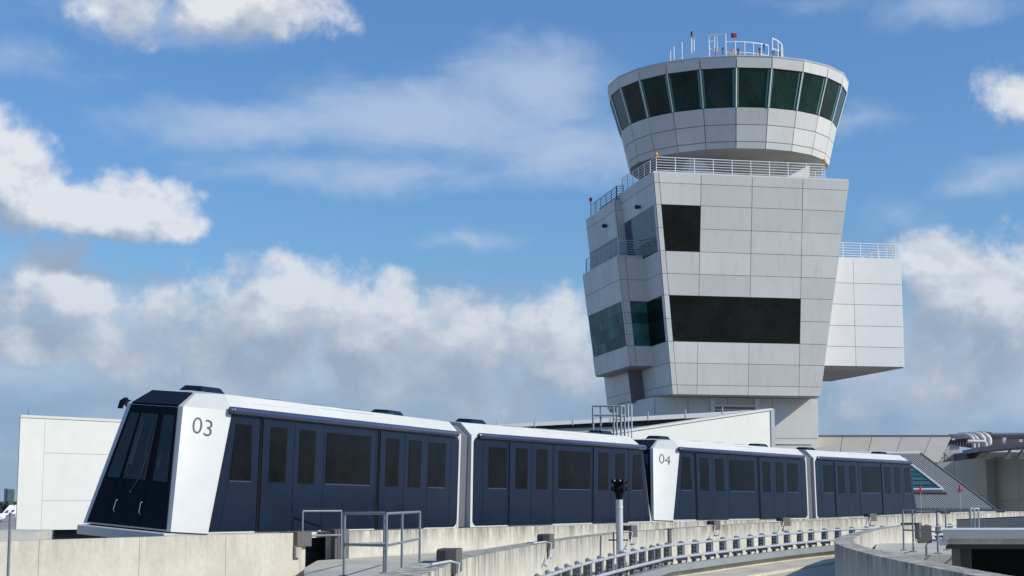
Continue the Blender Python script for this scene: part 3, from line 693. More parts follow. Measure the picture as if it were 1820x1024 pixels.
    # underframe and wheels
    uf = MB(); uf.box((.3, -1.15, -.55), (12.2, 1.15, -.05)); uf.box((4.2, -1.2, -1.0), (8.0, 1.2, -.5)); uf.box((8.35, -1.22, -.75), (9.6, -.7, -.3)); uf.build('underframe', M['dark'], car, local=True)
    for l in (2.2, 9.9):
        for sgn in (1, -1):
            t = MB(); t.tube([(l, sgn * .75, -1.05), (l, sgn * 1.1, -1.05)], .48, 20); w = t.build('wheel', M['black'], car, local=True)
            MB().tube([(l, sgn * 1.08, -1.05), (l, sgn * 1.12, -1.05)], .25, 14).build('rim', M['steel'], w, local=True)
    return car

def digits(txt, car):
    for sgn in (1, -1):
        cu = bpy.data.curves.new('fleet_number', 'FONT'); cu.body = txt; cu.size = .50; cu.align_x = 'CENTER'; cu.align_y = 'CENTER'; cu.offset = -.004
        o = bpy.data.objects.new('tmp', cu); COL.objects.link(o)
        dg = bpy.context.evaluated_depsgraph_get(); me = bpy.data.meshes.new_from_object(o.evaluated_get(dg)); bpy.data.objects.remove(o)
        # plane of the corner panel
        S0 = Vector((12.3, sgn * 1.375, -.02)); N0 = Vector((13.1, sgn * 1.06, 0)); N1 = Vector((12.52, sgn * .68, 2.5)); S1 = Vector((11.6, sgn * 1.248, 2.5))
        yax = ((N1 + S1) / 2 - (N0 + S0) / 2).normalized()
        xax = (S0 - N0) if sgn > 0 else (N0 - S0)
        top = (S1 - N1) if sgn > 0 else (N1 - S1); xax = (xax.normalized() + top.normalized()); n = xax.cross(yax).normalized(); xax = yax.cross(n).normalized()
        n = n if n.y * sgn > 0 else -n
        xx = yax.cross(n).normalized()
        # point on the panel near 81% of its height, closer to the nose edge
        c = lerp(lerp(N0, N1, .84), lerp(S0, S1, .84), .46) + n * .012
        R = Matrix((xx, yax, n)).transposed().to_4x4(); R.translation = c
        me.transform(R)
        for v in me.vertices:       # lay every point on the slightly twisted panel, a few mm proud
            h_ = v.co.z / 2.5; L_, R_ = lerp(N0, N1, h_), lerp(S0, S1, h_); w_ = (R_ - L_); pn = w_.cross(yax).normalized(); pn = pn if pn.y * sgn > 0 else -pn
            v.co = v.co + n * (((L_ - v.co).dot(pn)) / n.dot(pn) + .006)
        ob = bpy.data.objects.new('fleet_number', me); COL.objects.link(ob); me.materials.clear(); me.materials.append(M['num']); ob.parent = car

proto = car_mesh(True)
cars = [(-1.48, 44.346, 0.391, 0.078, -.658, .005, -1), (-1.155, 45.004, .5, .066, -.644, .001, 1), (12.296, 67.65, .572, .029, -.625, .002, -1), (12.735, 68.284, .585, .030, -.631, .004, 1)]
LAB = ['nearest white and navy people mover car, its nose marked 03', 'second people mover car from the left, coupled behind car 03, its nose facing away', 'third people mover car from the left, its white nose corner marked 04', 'rightmost and farthest people mover car, coupled behind car 04']
def car_matrix(i):
    X, Y, hd, rl, z, gr, s = cars[i]
    d = Vector((math.sin(hd), math.cos(hd), 0)) * s + Vector((0, 0, gr)); d.normalize()
    n0 = Vector((math.cos(hd), -math.sin(hd), 0))
    up = Vector((0, 0, math.cos(rl))) + n0 * math.sin(rl); up = (up - d * up.dot(d)).normalized()
    yv = up.cross(d)
    nn = yv if yv.dot(n0) > 0 else -yv
    O = Vector((X, Y, z)) - nn * CW2
    R = Matrix((d, yv, up)).transposed().to_4x4(); R.translation = O; return R
drop = []
for i in range(4):
    c = proto if i == 0 else copy_tree(proto)
    c.matrix_world = car_matrix(i); tag(c, LAB[i], 'train car', 'people mover cars on the elevated guideway'); cars[i] = (*cars[i], c)
    if i: drop += [x for x in bpy.data.objects if x.parent == c and x.name.startswith('mirror_camera')]
for x in drop: bpy.data.objects.remove(x)
for i in range(4):
    digits(['03', '02', '04', '01'][i] if i in (0, 2) else ['03', '03', '04', '04'][i], cars[i][7])
for i in (0, 2):                       # grey gangway between the coupled ends
    c = cars[i][7]; g_ = MB()
    g_.add([(l, s_ * y, h) for l in (.02, -.74) for (s_, y, h) in ((1, 1.27, .0), (1, 1.16, 2.48), (1, .80, 2.76), (-1, .80, 2.76), (-1, 1.16, 2.48), (-1, 1.27, .0))], [(k, k + 1, k + 7, k + 6) for k in range(5)] + [(5, 0, 6, 11)])
    g_.build('gangway', M['bellows'], c, local=True)

# ------------------------------------------------------------------ guideways
PA = [(-10.51, 18.59), (-9.13, 23.39), (-7.54, 28.14), (-5.75, 32.8), (-3.35, 38.63), (-1.18, 43.9), (-0.2, 45.85), (2.12, 50.05), (5.14, 55.58), (6.02, 57.06), (9.43, 62.36), (12.51, 67.15), (13.28, 68.29), (16.42, 73.04), (19.9, 78.29), (25.78, 86.38), (32.14, 94.1), (38.96, 101.41), (46.21, 108.29)]
ZA = [(-9, -.61), (-5.7, -.635), (-1.4, -.665), (3, -.685), (5.5, -.66), (12.6, -.633), (19.2, -.50), (28, -.395), (46, -.36)]
def za(x):
    if x <= ZA[0][0]: return ZA[0][1]
    for (a, b), (c, d) in zip(ZA, ZA[1:]):
        if x <= c: return b + (d - b) * (x - a) / (c - a)
    return ZA[-1][1]
pathA = smooth_path([(x, y, za(x)) for x, y in PA], .8)
def cut(path, f): return [q for q in path if f(q)]
def pxof(q): f = q.y * CT + q.z * ST; return 910 + F * q.x / f
iL = [q for q in pathA if pxof(q) < 543]; iR = [q for q in pathA if pxof(q) > 598]
def exact(path, px, end):   # add the point of the full path that projects at px
    for a, b in zip(pathA, pathA[1:]):
        if (pxof(a) - px) * (pxof(b) - px) <= 0:
            t = (px - pxof(a)) / (pxof(b) - pxof(a)); q = a.lerp(b, t); return [q] + path if end == 0 else path + [q]
    return path
iL = exact(iL, 543, 1); iR = exact(iR, 598, 0)
wprof = [(0, 0), (0, -1.9), (-.28, -1.9), (-.28, 0)]
tag(sweep(MB(), iL, wprof).build('barrier_wall', M['conc']), 'long beige concrete barrier in front of car 03, left of the gap with the cover plate', 'concrete barrier')
tag(sweep(MB(), iR, wprof).build('barrier_wall', M['conc_st']), 'long streaked concrete barrier running along the trains from the gap to the far right', 'concrete barrier')
pathT = [q.copy() for q in smooth_path([(x, y) for x, y in PA], 1.0)]
tag(sweep(MB(), [Vector((q.x, q.y, 0)) for q in pathT], [(.1, -2.55), (.1, -3.4), (-4.2, -3.4), (-4.2, -2.45)]).build('guideway_deck', M['deck']), kind='structure')
far = sweep(MB(), [Vector((q.x, q.y, -.62)) for q in pathT if q.y > 60 or q.y < 27.5], [(-3.9, 0), (-3.9, -1.9), (-4.2, -1.9), (-4.2, 0)])
tag(sweep(MB(), [Vector((q.x, q.y, -.60)) for q in pathT if q.y < 42], [(-3.9, -.4), (-3.9, -1.9), (-4.2, -1.9), (-4.2, -.4)]).build('far_kerb', M['dark']), 'low dark kerb on the far side of the track under the white building', 'kerb')

def ppx(px, py, Y): q = at(px, py, Y); return (q.x, q.y, q.z)
PB = [(-2.0, 8, -.80), (-1.4, 14, -.80), (-.92, 19.5, -.80), ppx(833, 992, 23.5), ppx(976, 964.5, 34.6), ppx(1072, 951.5, 41.5), ppx(1132, 945, 45.5), ppx(1187, 941.5, 49.5), ppx(1270, 935, 55.5), ppx(1400, 928, 61.7), ppx(1472, 925, 64.7), ppx(1548, 920.5, 68.5), (19.6, 75, -.52), (25.6, 83.5, -.48), (33, 92.5, -.45)]
pathB = smooth_path(PB, .8)
B1 = pathB
tag(sweep(MB(), B1, [(0, 0), (0, -1.8), (-.5, -1.8), (-.5, 0)]).build('barrier_wall', M['conc_st']), 'curved pale barrier with brown steel covers, between the trackside rail and the trains', 'concrete barrier')
# walkway between the two walls, and near track surface
def strip(name, pa, pb, z, m, th=.3, n=60):
    mb = MB()
    def samp(P, t):
        x = t * (len(P) - 1); i = min(int(x), len(P) - 2); return P[i].lerp(P[i + 1], x - i)
    for i in range(n):
        a, b = samp(pa, i / n), samp(pa, (i + 1) / n); c, d = samp(pb, (i + 1) / n), samp(pb, i / n)
        mb.add([(q.x, q.y, z) for q in (a, b, c, d)], [(0, 1, 2, 3)]); mb.add([(q.x, q.y, z - th) for q in (a, b, c, d)], [(0, 3, 2, 1)])
    return mb.build(name, m)
wp_ = [q for q in pathA if pxof(q) > 543 and q.y < 55]; wq_ = [q for q in pathB if 19.5 < q.y < 52]
wk0 = MB(); ring = [Vector((q.x + .1, q.y, -1.26)) for q in wp_] + [Vector((q.x - .25, q.y, -1.26)) for q in wq_[::-1]] + [Vector((at(540, 1000, 19.0).x, 19.0, -1.26)), Vector((at(541, 1000, 32.0).x, 32.0, -1.26))]
wk0.prism(ring, (0, 0, -.35)); tag(wk0.build('walkway', M['deck']), kind='structure')
# conductor rail line of the near track
PR = [(-1.4, 20, -1.60), (-.35, 26, -1.52), ppx(976, 1022.8, 32), ppx(1052, 999, 37), ppx(1160, 975, 43.5), ppx(1220, 966.5, 47.5), ppx(1472, 943, 59), (17.2, 66, -.93), (22.6, 74, -.88)]
pathR = smooth_path(PR, .8)
tag(sweep(MB(), pathR, [(-1.6, -.93), (-1.6, -1.9), (6.9, -1.9), (6.9, -.93)]).build('track_deck', M['run']), kind='structure')
for o_ in (1.3, 3.9):
    tag(sweep(MB(), pathR, [(o_, -.84), (o_, -.926), (o_ + .75, -.926), (o_ + .75, -.84)]).build('running_pad', M['run']), kind='structure')
# near curved barrier C
PC = [(5.0, 8), (5.35, 13), (5.5, 20.2), (6.15, 29), (7.4, 37.5), (10.3, 48.8), (13.2, 58), (16.1, 66)]
pathC = smooth_path([(x, y, -.85) for x, y in PC], .5)
pathC = [q for q in pathC if q.y < 64.4]
tag(sweep(MB(), pathC, [(0, 0), (0, -3.0), (.42, -3.0), (.42, 0)]).build('barrier_wall', M['conc_st']), 'curved grey barrier sweeping through the bottom right corner of the photo', 'concrete barrier')

# power rail with brackets
RT = thing('power_rail', 'double conductor rail on grey insulator brackets curving beside the track', 'power rail', loc=(0.4, 27, -2.3))
RP = [q for q in pathR if q.y > 21]
RN = normals(RP)
def rail_at(o, z): return [q + n_ * o + Vector((0, 0, z)) for q, n_ in zip(RP, RN)]
MB().tube(rail_at(.0, 0), .036, 8).build('conductor', M['cond'], RT)
MB().tube(rail_at(.06, -.345), .042, 8).build('conductor', M['cond'], RT)
gb = MB(); sweep(gb, RP, [(.02, -.53), (.02, -.56), (.05, -.56), (.05, -.69), (.02, -.69), (.02, -.72), (.20, -.72), (.20, -.53)]); gb.build('guide_beam', M['beam'], RT)
sweep(MB(), RP, [(-.2, -.72), (-.2, -.928), (-.05, -.928), (-.05, -.72)]).build('plinth', M['deck'], RT)
acc = 0; nxt = 0
for i in range(1, len(RP)):
    d = RP[i] - RP[i - 1]; L = d.length
    while acc + L > nxt:
        t = (nxt - acc) / L; q = RP[i - 1].lerp(RP[i], t); n_ = RN[i]; tt = Vector((d.x, d.y, 0)).normalized()
        q = q + tt * random.uniform(-.07, .07); b = MB(); ax = (tt, (n_ + tt * random.uniform(-.12, .12)).normalized(), Vector((0, 0, 1)))
        W_ = lambda o, z, a=0: q + n_ * o + tt * a + Vector((0, 0, z))
        b.obox(W_(-.10, -.19), ax, (.22, .16, .36)); b.obox(W_(-.10, -.42), ax, (.46, .14, .11)); b.obox(W_(-.10, -.10, .10), ax, (.10, .08, .05))
        b.obox(W_(-.08, -.08, -.16), ax, (.20, .05, .04)); b.obox(W_(-.08, -.20, -.15), ax, (.16, .05, .035)); b.obox(W_(-.08, -.30, -.17), ax, (.24, .06, .045))
        b.tube([W_(-.04, -.02, -.26), W_(-.10, .05, -.16), W_(-.10, .065, .0), W_(-.08, .03, .14)], .028, 6)
        b.tube([W_(.0, -.40, .2), W_(-.02, -.46, .28), W_(-.02, -.53, .22)], .03, 6); b.obox(W_(-.14, -.66), ax, (.12, .10, .52))
        bo = b.build('bracket', M['ins'], RT)
        if random.random() < .3: MB().tube([W_(-.12, -.1), W_(-.20, .02, .25), W_(-.22, -.25, .5), W_(-.16, -.42, .7)], .016, 5).build('cable', M['black'], bo)
        c_ = MB().obox(W_(-.02, .035), ax, (.20, .12, .03)); c_.build('clamp', M['steel_l'], bo)
        nxt += 1.20
    acc += L

# steel joint covers on barrier B
def frame_on(path, y):
    N_ = normals(path)
    for i in range(len(path) - 1):
        if path[i].y <= y <= path[i + 1].y:
            t = (y - path[i].y) / (path[i + 1].y - path[i].y); return path[i].lerp(path[i + 1], t), (path[i + 1] - path[i]).normalized(), N_[i]
def cover(y, label, k, width=.42):
    q, t, n_ = frame_on(B1, y); Z = Vector((0, 0, 1)); t = Vector((t.x, t.y, 0)).normalized(); hz = .20 + .0 * k
    e = thing('joint_cover', label, 'steel cover', loc=q + Vector((0, 0, -.6)), group='steel covers over the barrier joints')
    b = MB(); L = .7; c0_ = q + t * (L / 2)
    b.obox(c0_ + n_ * -.06 + Z * .165, (t, n_, Z), (L, .26, .03)); b.obox(c0_ + n_ * .055 + Z * .01, (t, n_, Z), (L, .03, .28)); b.build('cap', M['cover'], e)
    MB().obox(c0_ + n_ * .045 + Z * -.22, (t, n_, Z), (L * .9, .03, .18)).build('lower_plate', M['cover_l'], e)
    MB().obox(q + n_ * -.06 + Z * .01 - t * .02, (t, n_, Z), (.04, .26, .30)).build('end_plate', M['cover'], e)
    MB().obox(q + n_ * -.13 + Z * -.22 - t * .045, (t, n_, Z), (.05, .12, .76)).build('end_strap', M['dark'], e)
    w = MB()
    pts_ = [q - t * 1.3 + n_ * -.1 + Z * .03, q - t * .15 + n_ * .0 + Z * .03, q - t * .12 + n_ * .12 + Z * .0, q - t * .35 + n_ * .12 + Z * -.26, q - t * .75 + n_ * .08 + Z * -.42]
    w.tube(pts_, .018, 6); w.ball(pts_[-2], .04, 5); w.ball(pts_[-1], .045, 5); w.build('conduit', M['steel_l'], e)
    return e
cl_ = ['nearest steel joint cover, lower left of the signal post', 'steel joint cover on the barrier just left of the signal post', 'steel joint cover just right of the signal post, below the nose of car 02 end', 'steel joint cover below the left half of car 04', 'steel joint cover below the right half of car 04', 'steel joint cover below the farthest car']
cl_[2] = 'steel joint cover just right of the signal post, below the 04 nose'
for y, l in zip((21.6, 34.2, 44.6, 55.3, 61.2, 68.3), cl_): cover(y, l, 0)
q, t, n_ = frame_on(B1, 49.6)
tag(MB().obox(q + n_ * .03 + Vector((0, 0, -.40)), (t, n_, (0, 0, 1)), (.34, .05, .85)).box(tuple(q + Vector((-.12, -.1, .0))), tuple(q + Vector((.1, .06, .03)))).build('joint_plate', M['cover']), 'narrow grey plate on the barrier below the 04 nose', 'steel plate')
# covers at the gap in the train-side barrier
def endcover(px, sgn, label, h0, h1):
    qq = iL[-1] if sgn < 0 else iR[0]; path = iL if sgn < 0 else iR
    t = (iL[-1] - iL[-2]).normalized() if sgn < 0 else (iR[1] - iR[0]).normalized(); n_ = Vector((t.y, -t.x, 0)).normalized(); Z = Vector((0, 0, 1))
    e = thing('joint_cover', label, 'steel cover', loc=qq + Vector((0, 0, -1)), group='steel covers at the barrier gap')
    if sgn < 0:
        MB().obox(qq + t * -.22 + n_ * -.12 + Z * -.14, (t, n_, Z), (.62, .46, .32)).build('cap', M['cover'], e, bevel=.015)
        MB().obox(qq + t * -.42 + n_ * .055 + Z * -.40, (t, n_, Z), (.24, .06, .26)).build('lower_plate', M['cover_l'], e)
    else:
        MB().obox(qq + t * .18 + n_ * .0 + Z * -.42, (t, n_, Z), (.66, .12, .92)).build('plate', M['cover'], e, bevel=.02)
        MB().obox(qq + t * .18 + n_ * -.15 + Z * .03, (t, n_, Z), (.64, .36, .05)).build('cap', M['cover'], e)
endcover(543, -1, 'brown steel cover capping the barrier end left of the dark gap', 0, 0)
endcover(598, 1, 'tall grey brown plate on the barrier end right of the dark gap', 0, 0)
# cover on C's far end
q = pathC[-1]; t = (pathC[-1] - pathC[-3]).normalized(); n_ = Vector((t.y, -t.x, 0)); Z = Vector((0, 0, 1))
e = thing('joint_cover', 'brown grey steel cover on the far end of the curved stained barrier', 'steel cover', loc=q + Vector((0, 0, -1.5)))
MB().obox(q + n_ * .25 + Z * -.22 + t * .2, (t, n_, Z), (.9, .72, .60)).build('cap', M['cover'], e, bevel=.02); MB().obox(q + n_ * .75 + Z * -.55 + t * .3, (Vector((1, 0, 0)), Vector((0, 1, 0)), Z), (.50, .10, 1.05)).build('plate', M['cover'], e)

# signal post
s0 = at(1101, 930, 41.0); s0.z = -2.32
sp = thing('signal_post', 'grey round post with a black multi-lamp head standing in front of car 02', 'signal post', loc=s0)
sp['label'] = 'grey round post with a black knobbly head in front of the second car'
ztop = at(1101, 888, 41.0).z
MB().tube([s0, Vector((s0.x, s0.y, ztop))], .088, 16).build('pole', M['steel_l'], sp, smooth=True)
MB().tube([Vector((s0.x, s0.y, ztop - .20)), Vector((s0.x, s0.y, ztop - .17))], .093, 16).build('collar', M['rail'], sp)
hd = MB(); hd.tube([Vector((s0.x, s0.y, ztop)), Vector((s0.x, s0.y, ztop + .12)), Vector((s0.x, s0.y, ztop + .20))], .07, 10, .13); hd.tube([Vector((s0.x, s0.y, ztop + .18)), Vector((s0.x, s0.y, ztop + .50))], .14, 10)
for k in range(7):
    a = k * 2 * math.pi / 7
    for h in (.26, .44):
        d = Vector((math.cos(a), math.sin(a), 0)); hd.tube([Vector((s0.x, s0.y, ztop + h)) + d * .12, Vector((s0.x, s0.y, ztop + h + .01)) + d * .20], .05, 8)
head = hd.build('lamp_head', M['black'], sp)
for k in range(7):
    a = k * 2 * math.pi / 7 + .3; d = Vector((math.cos(a), math.sin(a), 0)); MB().ball(Vector((s0.x, s0.y, ztop + .47)) + d * .17, .022, 5).build('stud', M['steel_l'], head)
cb = MB(); zz = at(1101, 960, 41).z; cb.tube([Vector((s0.x - .28, s0.y, zz)), Vector((s0.x + .22, s0.y, zz))], .02, 6); cb.tube([Vector((s0.x - .15, s0.y - .05, zz + .2)), Vector((s0.x - .15, s0.y - .05, zz - .5))], .018, 6); cb.build('clamp', M['dark'], sp)

# ------------------------------------------------------------------ pipe railings near the gap
def free_rail(name, label, runs, h, m='steel', mids=(.5,), r=.023, posts=(), cat='railing', base=-1.26):
    e = thing(name, label, cat, loc=(runs[0][0][0], runs[0][0][1], base))
    for run in runs:
        mb = MB()
        for f_ in (1.0,) + tuple(mids): mb.tube([Vector((x, y, base + h * f_)) for x, y in run], r, 8)
        mb.build('rail', M[m], e)
    for (x, y) in posts:
        b = MB().tube([(x, y, base), (x, y, base + h)], r * 1.05, 8); b.obox((x, y, base + .01), ((1, 0, 0), (0, 1, 0), (0, 0, 1)), (.16, .16, .02)); b.build('post', M[m], e)
    return e
def xy(px, Y): q = at(px, 960, Y); return (q.x, q.y)
P0, P1, P2 = xy(537, 35.75), xy(606, 29.0), xy(683, 29.4)
Q1, Q2, Q3, Q4 = xy(612, 28.5), xy(686.5, 27.8), xy(714.5, 30.2), xy(746, 33.2)
P0, P1 = xy(537, 36.0), xy(606, 37.0)
free_rail('pipe_railing', 'grey pipe railing enclosure on the walkway below car 03', [[P0, P1], [P2, Q1, Q2, Q4]], 1.08, posts=[P0, P1, P2, Q1, Q2, Q3, Q4], m='steel')
# right-hand railing
R0_, R1_, R2_, R3_, R4_ = xy(1606, 44), xy(1623, 42.5), xy(1666.5, 41), xy(1682, 44), xy(1726, 41)
free_rail('pipe_railing', 'grey pipe railing beyond the curved barrier at the right edge', [[R0_, R2_, xy(1726, 40.5), xy(1840, 39)], [R2_, R3_]], 1.08, posts=[R0_, R1_, R2_, R3_, xy(1726, 40.5)], m='steel')
lad = thing('ladder_rail', 'pair of pale upright hoops above the grey slab at right', 'ladder rail', loc=(*xy(1732, 38), -.8))
for a, b in ((1727, 1733.5), (1733.5, 1741)):
    pa, pb = xy(a, 38), xy(b, 38.5)
    MB().tube([(*pa, -1.2), (*pa, -.13), (*pb, -.13), (*pb, -1.2)], .022, 8).build('hoop', M['steel_l'], lad)
hoop = MB(); a, b = xy(1646, 39), xy(1685, 37); hoop.tube([(*a, -1.26), (*a, -1.02), (a[0] + .04, a[1], -.93), (a[0] + .14, a[1], -.88), (*b, -.86)], .03, 8)
tag(hoop.build('bent_pipe', M['steel']), 'low bent grey pipe standing left of the slab edge', 'pipe')
# walkway there
wk = MB(); a, b, c, d = at(1612, 978, 46), at(1730, 978, 44), at(1735, 985, 36), at(1612, 985, 38)
wk.prism([(11.6, 52, -1.27), (17, 52, -1.27), (17, 40.3, -1.27), (8.9, 40.3, -1.27)], (0, 0, -1.4)); tag(wk.build('side_walkway', M['deck']), kind='structure')
# slab structure bottom right
sl = thing('roof_slab', 'blue grey edged slab with a dark hollow beneath, at the right edge', 'platform roof', loc=(10, 31, -12))
z1 = at(1700, 942, 30).z; z2 = at(1700, 957.5, 30).z; z3 = at(1700, 968, 30).z
x0 = at(1676, 950, 30).x
MB().prism([(x0, 30, z2), (26, 30, z2), (26, 31.1, z2), (x0 + .35, 31.1, z2)], (0, 0, z1 - z2)).build('edge', M['beam'], sl)
MB().prism([(x0 + .02, 30.01, z1 + .002), (26, 30.01, z1 + .002), (26, 31.09, z1 + .002), (x0 + .37, 31.09, z1 + .002)], (0, 0, .02)).build('flashing', M['rail'], sl)
MB().prism([(x0 + .16, 30.25, z3), (26, 30.25, z3), (26, 33.5, z3), (x0 + 1.3, 33.5, z3)], (0, 0, z2 - z3 - .002)).build('slab', M['deck'], sl)
MB().prism([(at(1690, 968, 30).x, 30.35, z3 - .09), (26, 30.35, z3 - .09), (26, 33.4, z3 - .09), (at(1700, 968, 33.4).x, 33.4, z3 - .09)], (0, 0, .088)).build('beam', M['dark'], sl)
MB().box((at(1722, 968, 30).x, 30.6, -12), (at(1735, 968, 30).x, 31.2, z3 - .092)).build('column', M['dark'], sl)
MB().box((at(1726, 968, 32.5).x, 32.5, -12), (26, 33.2, z3 - .092)).build('back_wall', M['black'], sl)  # coloured black to give the shade inside the hollow
MB().box((at(1676, 963, 30).x - .02, 30.1, z3 - .02), (at(1686, 963, 30).x, 30.3, z2 - .004)).build('junction_box', M['steel_l'], sl)
dkw = thing('shade_wall', 'dark blue grey boxy wall behind the ladder hoops', 'wall', loc=(18, 60, -12))
a = at(1700, 924.5, 58); b = at(1850, 918, 52)
MB().prism([(a.x, a.y, a.z), (b.x, b.y, b.z), (b.x, b.y, -3), (a.x, a.y, -3)], (.3, .8, 0)).build('wall', M['beam'], dkw)
bx2 = MB(); bx2.prism([(a.x, a.y + .05, a.z), (b.x, b.y + .05, b.z), (b.x, b.y + .05, b.z + .03), (a.x, a.y + .05, a.z + .03)], (.3, .7, 0)); bx2.build('coping', M['dark'], dkw)
for px, Y, l in ((1685, 76, 'small dark box on the far barrier right of the farthest car'), (1783, 84, 'small dark box on the far barrier at the right edge')):
    q = [v for v in iR if pxof(v) < px][-1]; e_ = MB().obox(q + Vector((.05, -.12, -.12)), ((1, 0, 0), (0, 1, 0), (0, 0, 1)), (.45, .3, .28)); e_.obox(q + Vector((-.25, -.12, -.10)), ((1, 0, 0), (0, 1, 0), (0, 0, 1)), (.2, .25, .4)); tag(e_.build('junction_box', M['dark'], bevel=.01), l, 'metal box')

# bottom-left post
q = at(18, 930, 24); tag(MB().tube([(q.x, q.y, -1.6), (q.x, q.y, at(18, 914, 24).z)], .022, 8).ball((q.x, q.y, at(18, 914, 24).z), .03, 5).build('rail_post', M['steel']), 'thin grey post standing at the far left of the barrier', 'post')
lb = MB(); a = at(-20, 944, 31); b = at(67, 945, 31.5)
lb.prism([(a.x, a.y, a.z), (b.x, b.y, b.z), (b.x, b.y, -2.2), (a.x, a.y, -2.2)], (-.3, 2.2, 0)); tag(lb.build('end_block', M['conc_top']), 'low pale concrete block behind the barrier in the left corner', 'concrete block')

# ------------------------------------------------------------------ buildings
# left white building
wa, wb = at(35.5, 742, 60), at(330, 752, 66.0)
dirw = Vector((wb.x - wa.x, wb.y - wa.y, 0)); dep = Vector((-1.6, 9, 0)); zt = wa.z; zb_ = at(35, 943, 60).z
bl = thing('white_building', 'plain white panelled building behind the nose of car 03 at far left', 'building', loc=(wa.x, wa.y, -12))
a, b = Vector((wa.x, wa.y, 0)), Vector((wa.x, wa.y, 0)) + dirw
n_ = Vector((dirw.y, -dirw.x, 0)).normalized()
def V3(v, z): return Vector((v.x, v.y, z))
MB().prism([V3(a, zb_), V3(b, zb_), V3(b + dep, zb_), V3(a + dep, zb_)], (0, 0, zt - zb_)).build('core', M['bumper'], bl)
cl = MB(); fx = lambda px: (at(px, 800, 61).x - wa.x) / (wb.x - wa.x)
q4 = [V3(a, zb_), V3(b, zb_), V3(b, zt), V3(a, zt)]
u1 = .138; h1 = (at(77, 805, 60.8).z - zb_) / (zt - zb_); h2 = (at(77, 890, 60.8).z - zb_) / (zt - zb_)
cladding(cl, None, q4, [0, u1], [0, 1], gap=.012, th=.03); cladding(cl, None, q4, [u1, .62, 1], [0, h2, h1, 1], gap=.012, th=.03)
cl.build('wall', M['wall_w'], bl)
MB().prism([V3(a - n_ * -.06, zt), V3(b - n_ * -.06, zt), V3(b + dep, zt), V3(a + dep, zt)], (0, 0, .10)).build('coping', M['panel'], bl)
MB().prism([V3(a + dirw * .05 - n_ * .5, -12), V3(b - n_ * .5, -12), V3(b + dep, -12), V3(a + dirw * .05 + dep, -12)], (0, 0, zb_ + 12)).build('plinth', M['dark'], bl)
q = at(50.5, 742, 62); MB().tube([q, at(50.5, 727, 62)], .015, 6).build('antenna', M['steel'], bl)

# centre building: raked white wall and the long roof band behind it
cb_ = thing('raked_building', 'white building with a raked wall rising to the right, below the tower', 'building', loc=(8, 88, -12))
r_ = at(1371.5, 729, 88); l_ = at(1000, 785, 78)
lw = Vector((l_.x, l_.y, 0)); rw = Vector((r_.x, r_.y, 0)); nb_ = Vector((rw.y - lw.y, -(rw.x - lw.x), 0)).normalized()
zl = r_.z + (at(1123, 766, 81.5).z - r_.z) * ((rw - lw).length) / ((rw - Vector((at(1123, 766, 81.3).x, at(1123, 766, 81.3).y, 0))).length)
MB().prism([V3(lw, -12), V3(rw, -12), V3(rw, r_.z), V3(lw, zl)], -nb_ * .5).build('wall', M['wall_w'], cb_)
cp = MB(); cp.prism([V3(lw + nb_ * .08, zl), V3(rw + nb_ * .08, r_.z), V3(rw + nb_ * .08, r_.z + .10), V3(lw + nb_ * .08, zl + .10)], -nb_ * .75); cp.build('coping', M['panel'], cb_)
pass
MB().obox(V3(rw + nb_ * .05, r_.z - 3), ((1, 0, 0), (0, 1, 0), (0, 0, 1)), (.20, .2, 6.1)).build('downpipe', M['panel_w'], cb_)
bd = thing('long_roof_building', 'long low building with a pale roof band and dark eaves, left below the tower', 'building', loc=(5, 98, -12))
a = at(850, 756.5, 97); b = at(1364, 727.4, 99.5)
a2 = at(850, 762.5, 97); b2 = at(1364, 736, 99.5)
MB().hexa([a2, b2, b2 + Vector((0, 6, 0)), a2 + Vector((0, 6, 0)), a, b, b + Vector((0, 6, .1)), a + Vector((0, 6, .1))]).build('roof_band', M['panel_w'], bd)
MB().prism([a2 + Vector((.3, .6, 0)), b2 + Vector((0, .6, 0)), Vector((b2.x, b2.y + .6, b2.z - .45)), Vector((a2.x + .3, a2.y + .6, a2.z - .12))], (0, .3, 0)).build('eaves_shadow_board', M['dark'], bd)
MB().prism([(a2.x + .3, a2.y + .35, -12), (b2.x, b2.y + .35, -12), (b2.x, b2.y + .35, b2.z - .45), (a2.x + .3, a2.y + .35, a2.z - .12)], (0, 5, 0)).build('wall', M['wall_b'], bd)
for k in range(7):
    q = lerp(a, b, .06 + k * .13); MB().box((q.x, q.y - .02, q.z - .3), (q.x + .06, q.y + .02, q.z + .28)).build('bracket', M['panel'], bd)
# platform with ladder behind car 02
pf = thing('ladder_platform', 'dark grey railed platform with a pale ladder behind the second car', 'platform', loc=(*xy(1085, 63), -12))
def pq(px, py, Y): return at(px, py, Y)
for (px, Y, m_) in ((1054, 62, 'steel'), (1067.5, 64, 'steel'), (1090.5, 62, 'steel'), (1096, 64, 'steel'), (1103.5, 62, 'steel'), (1110, 63, 'steel')):
    t_ = at(px, 722, Y); MB().tube([(t_.x, t_.y, -12), t_], .045, 6).build('post', M['beam'], pf)
rr = MB()
for py in (722, 738.5):
    rr.tube([at(1054, py, 62), at(1090.5, py, 62), at(1103.5, py, 62)], .04, 6); rr.tube([at(1054, py, 62), at(1067.5, py - .3, 64), at(1096, py, 64), at(1110, py, 63), at(1103.5, py, 62)], .04, 6)
rr.tube([at(1090, 746, 62), at(1103.5, 746, 62)], .03, 6)
rr.build('rail', M['beam'], pf)
ld = MB(); 
for px in (1116.5, 1122.5): t_ = at(px, 719.5, 62.5); ld.tube([(t_.x, t_.y, -12), t_], .03, 6)
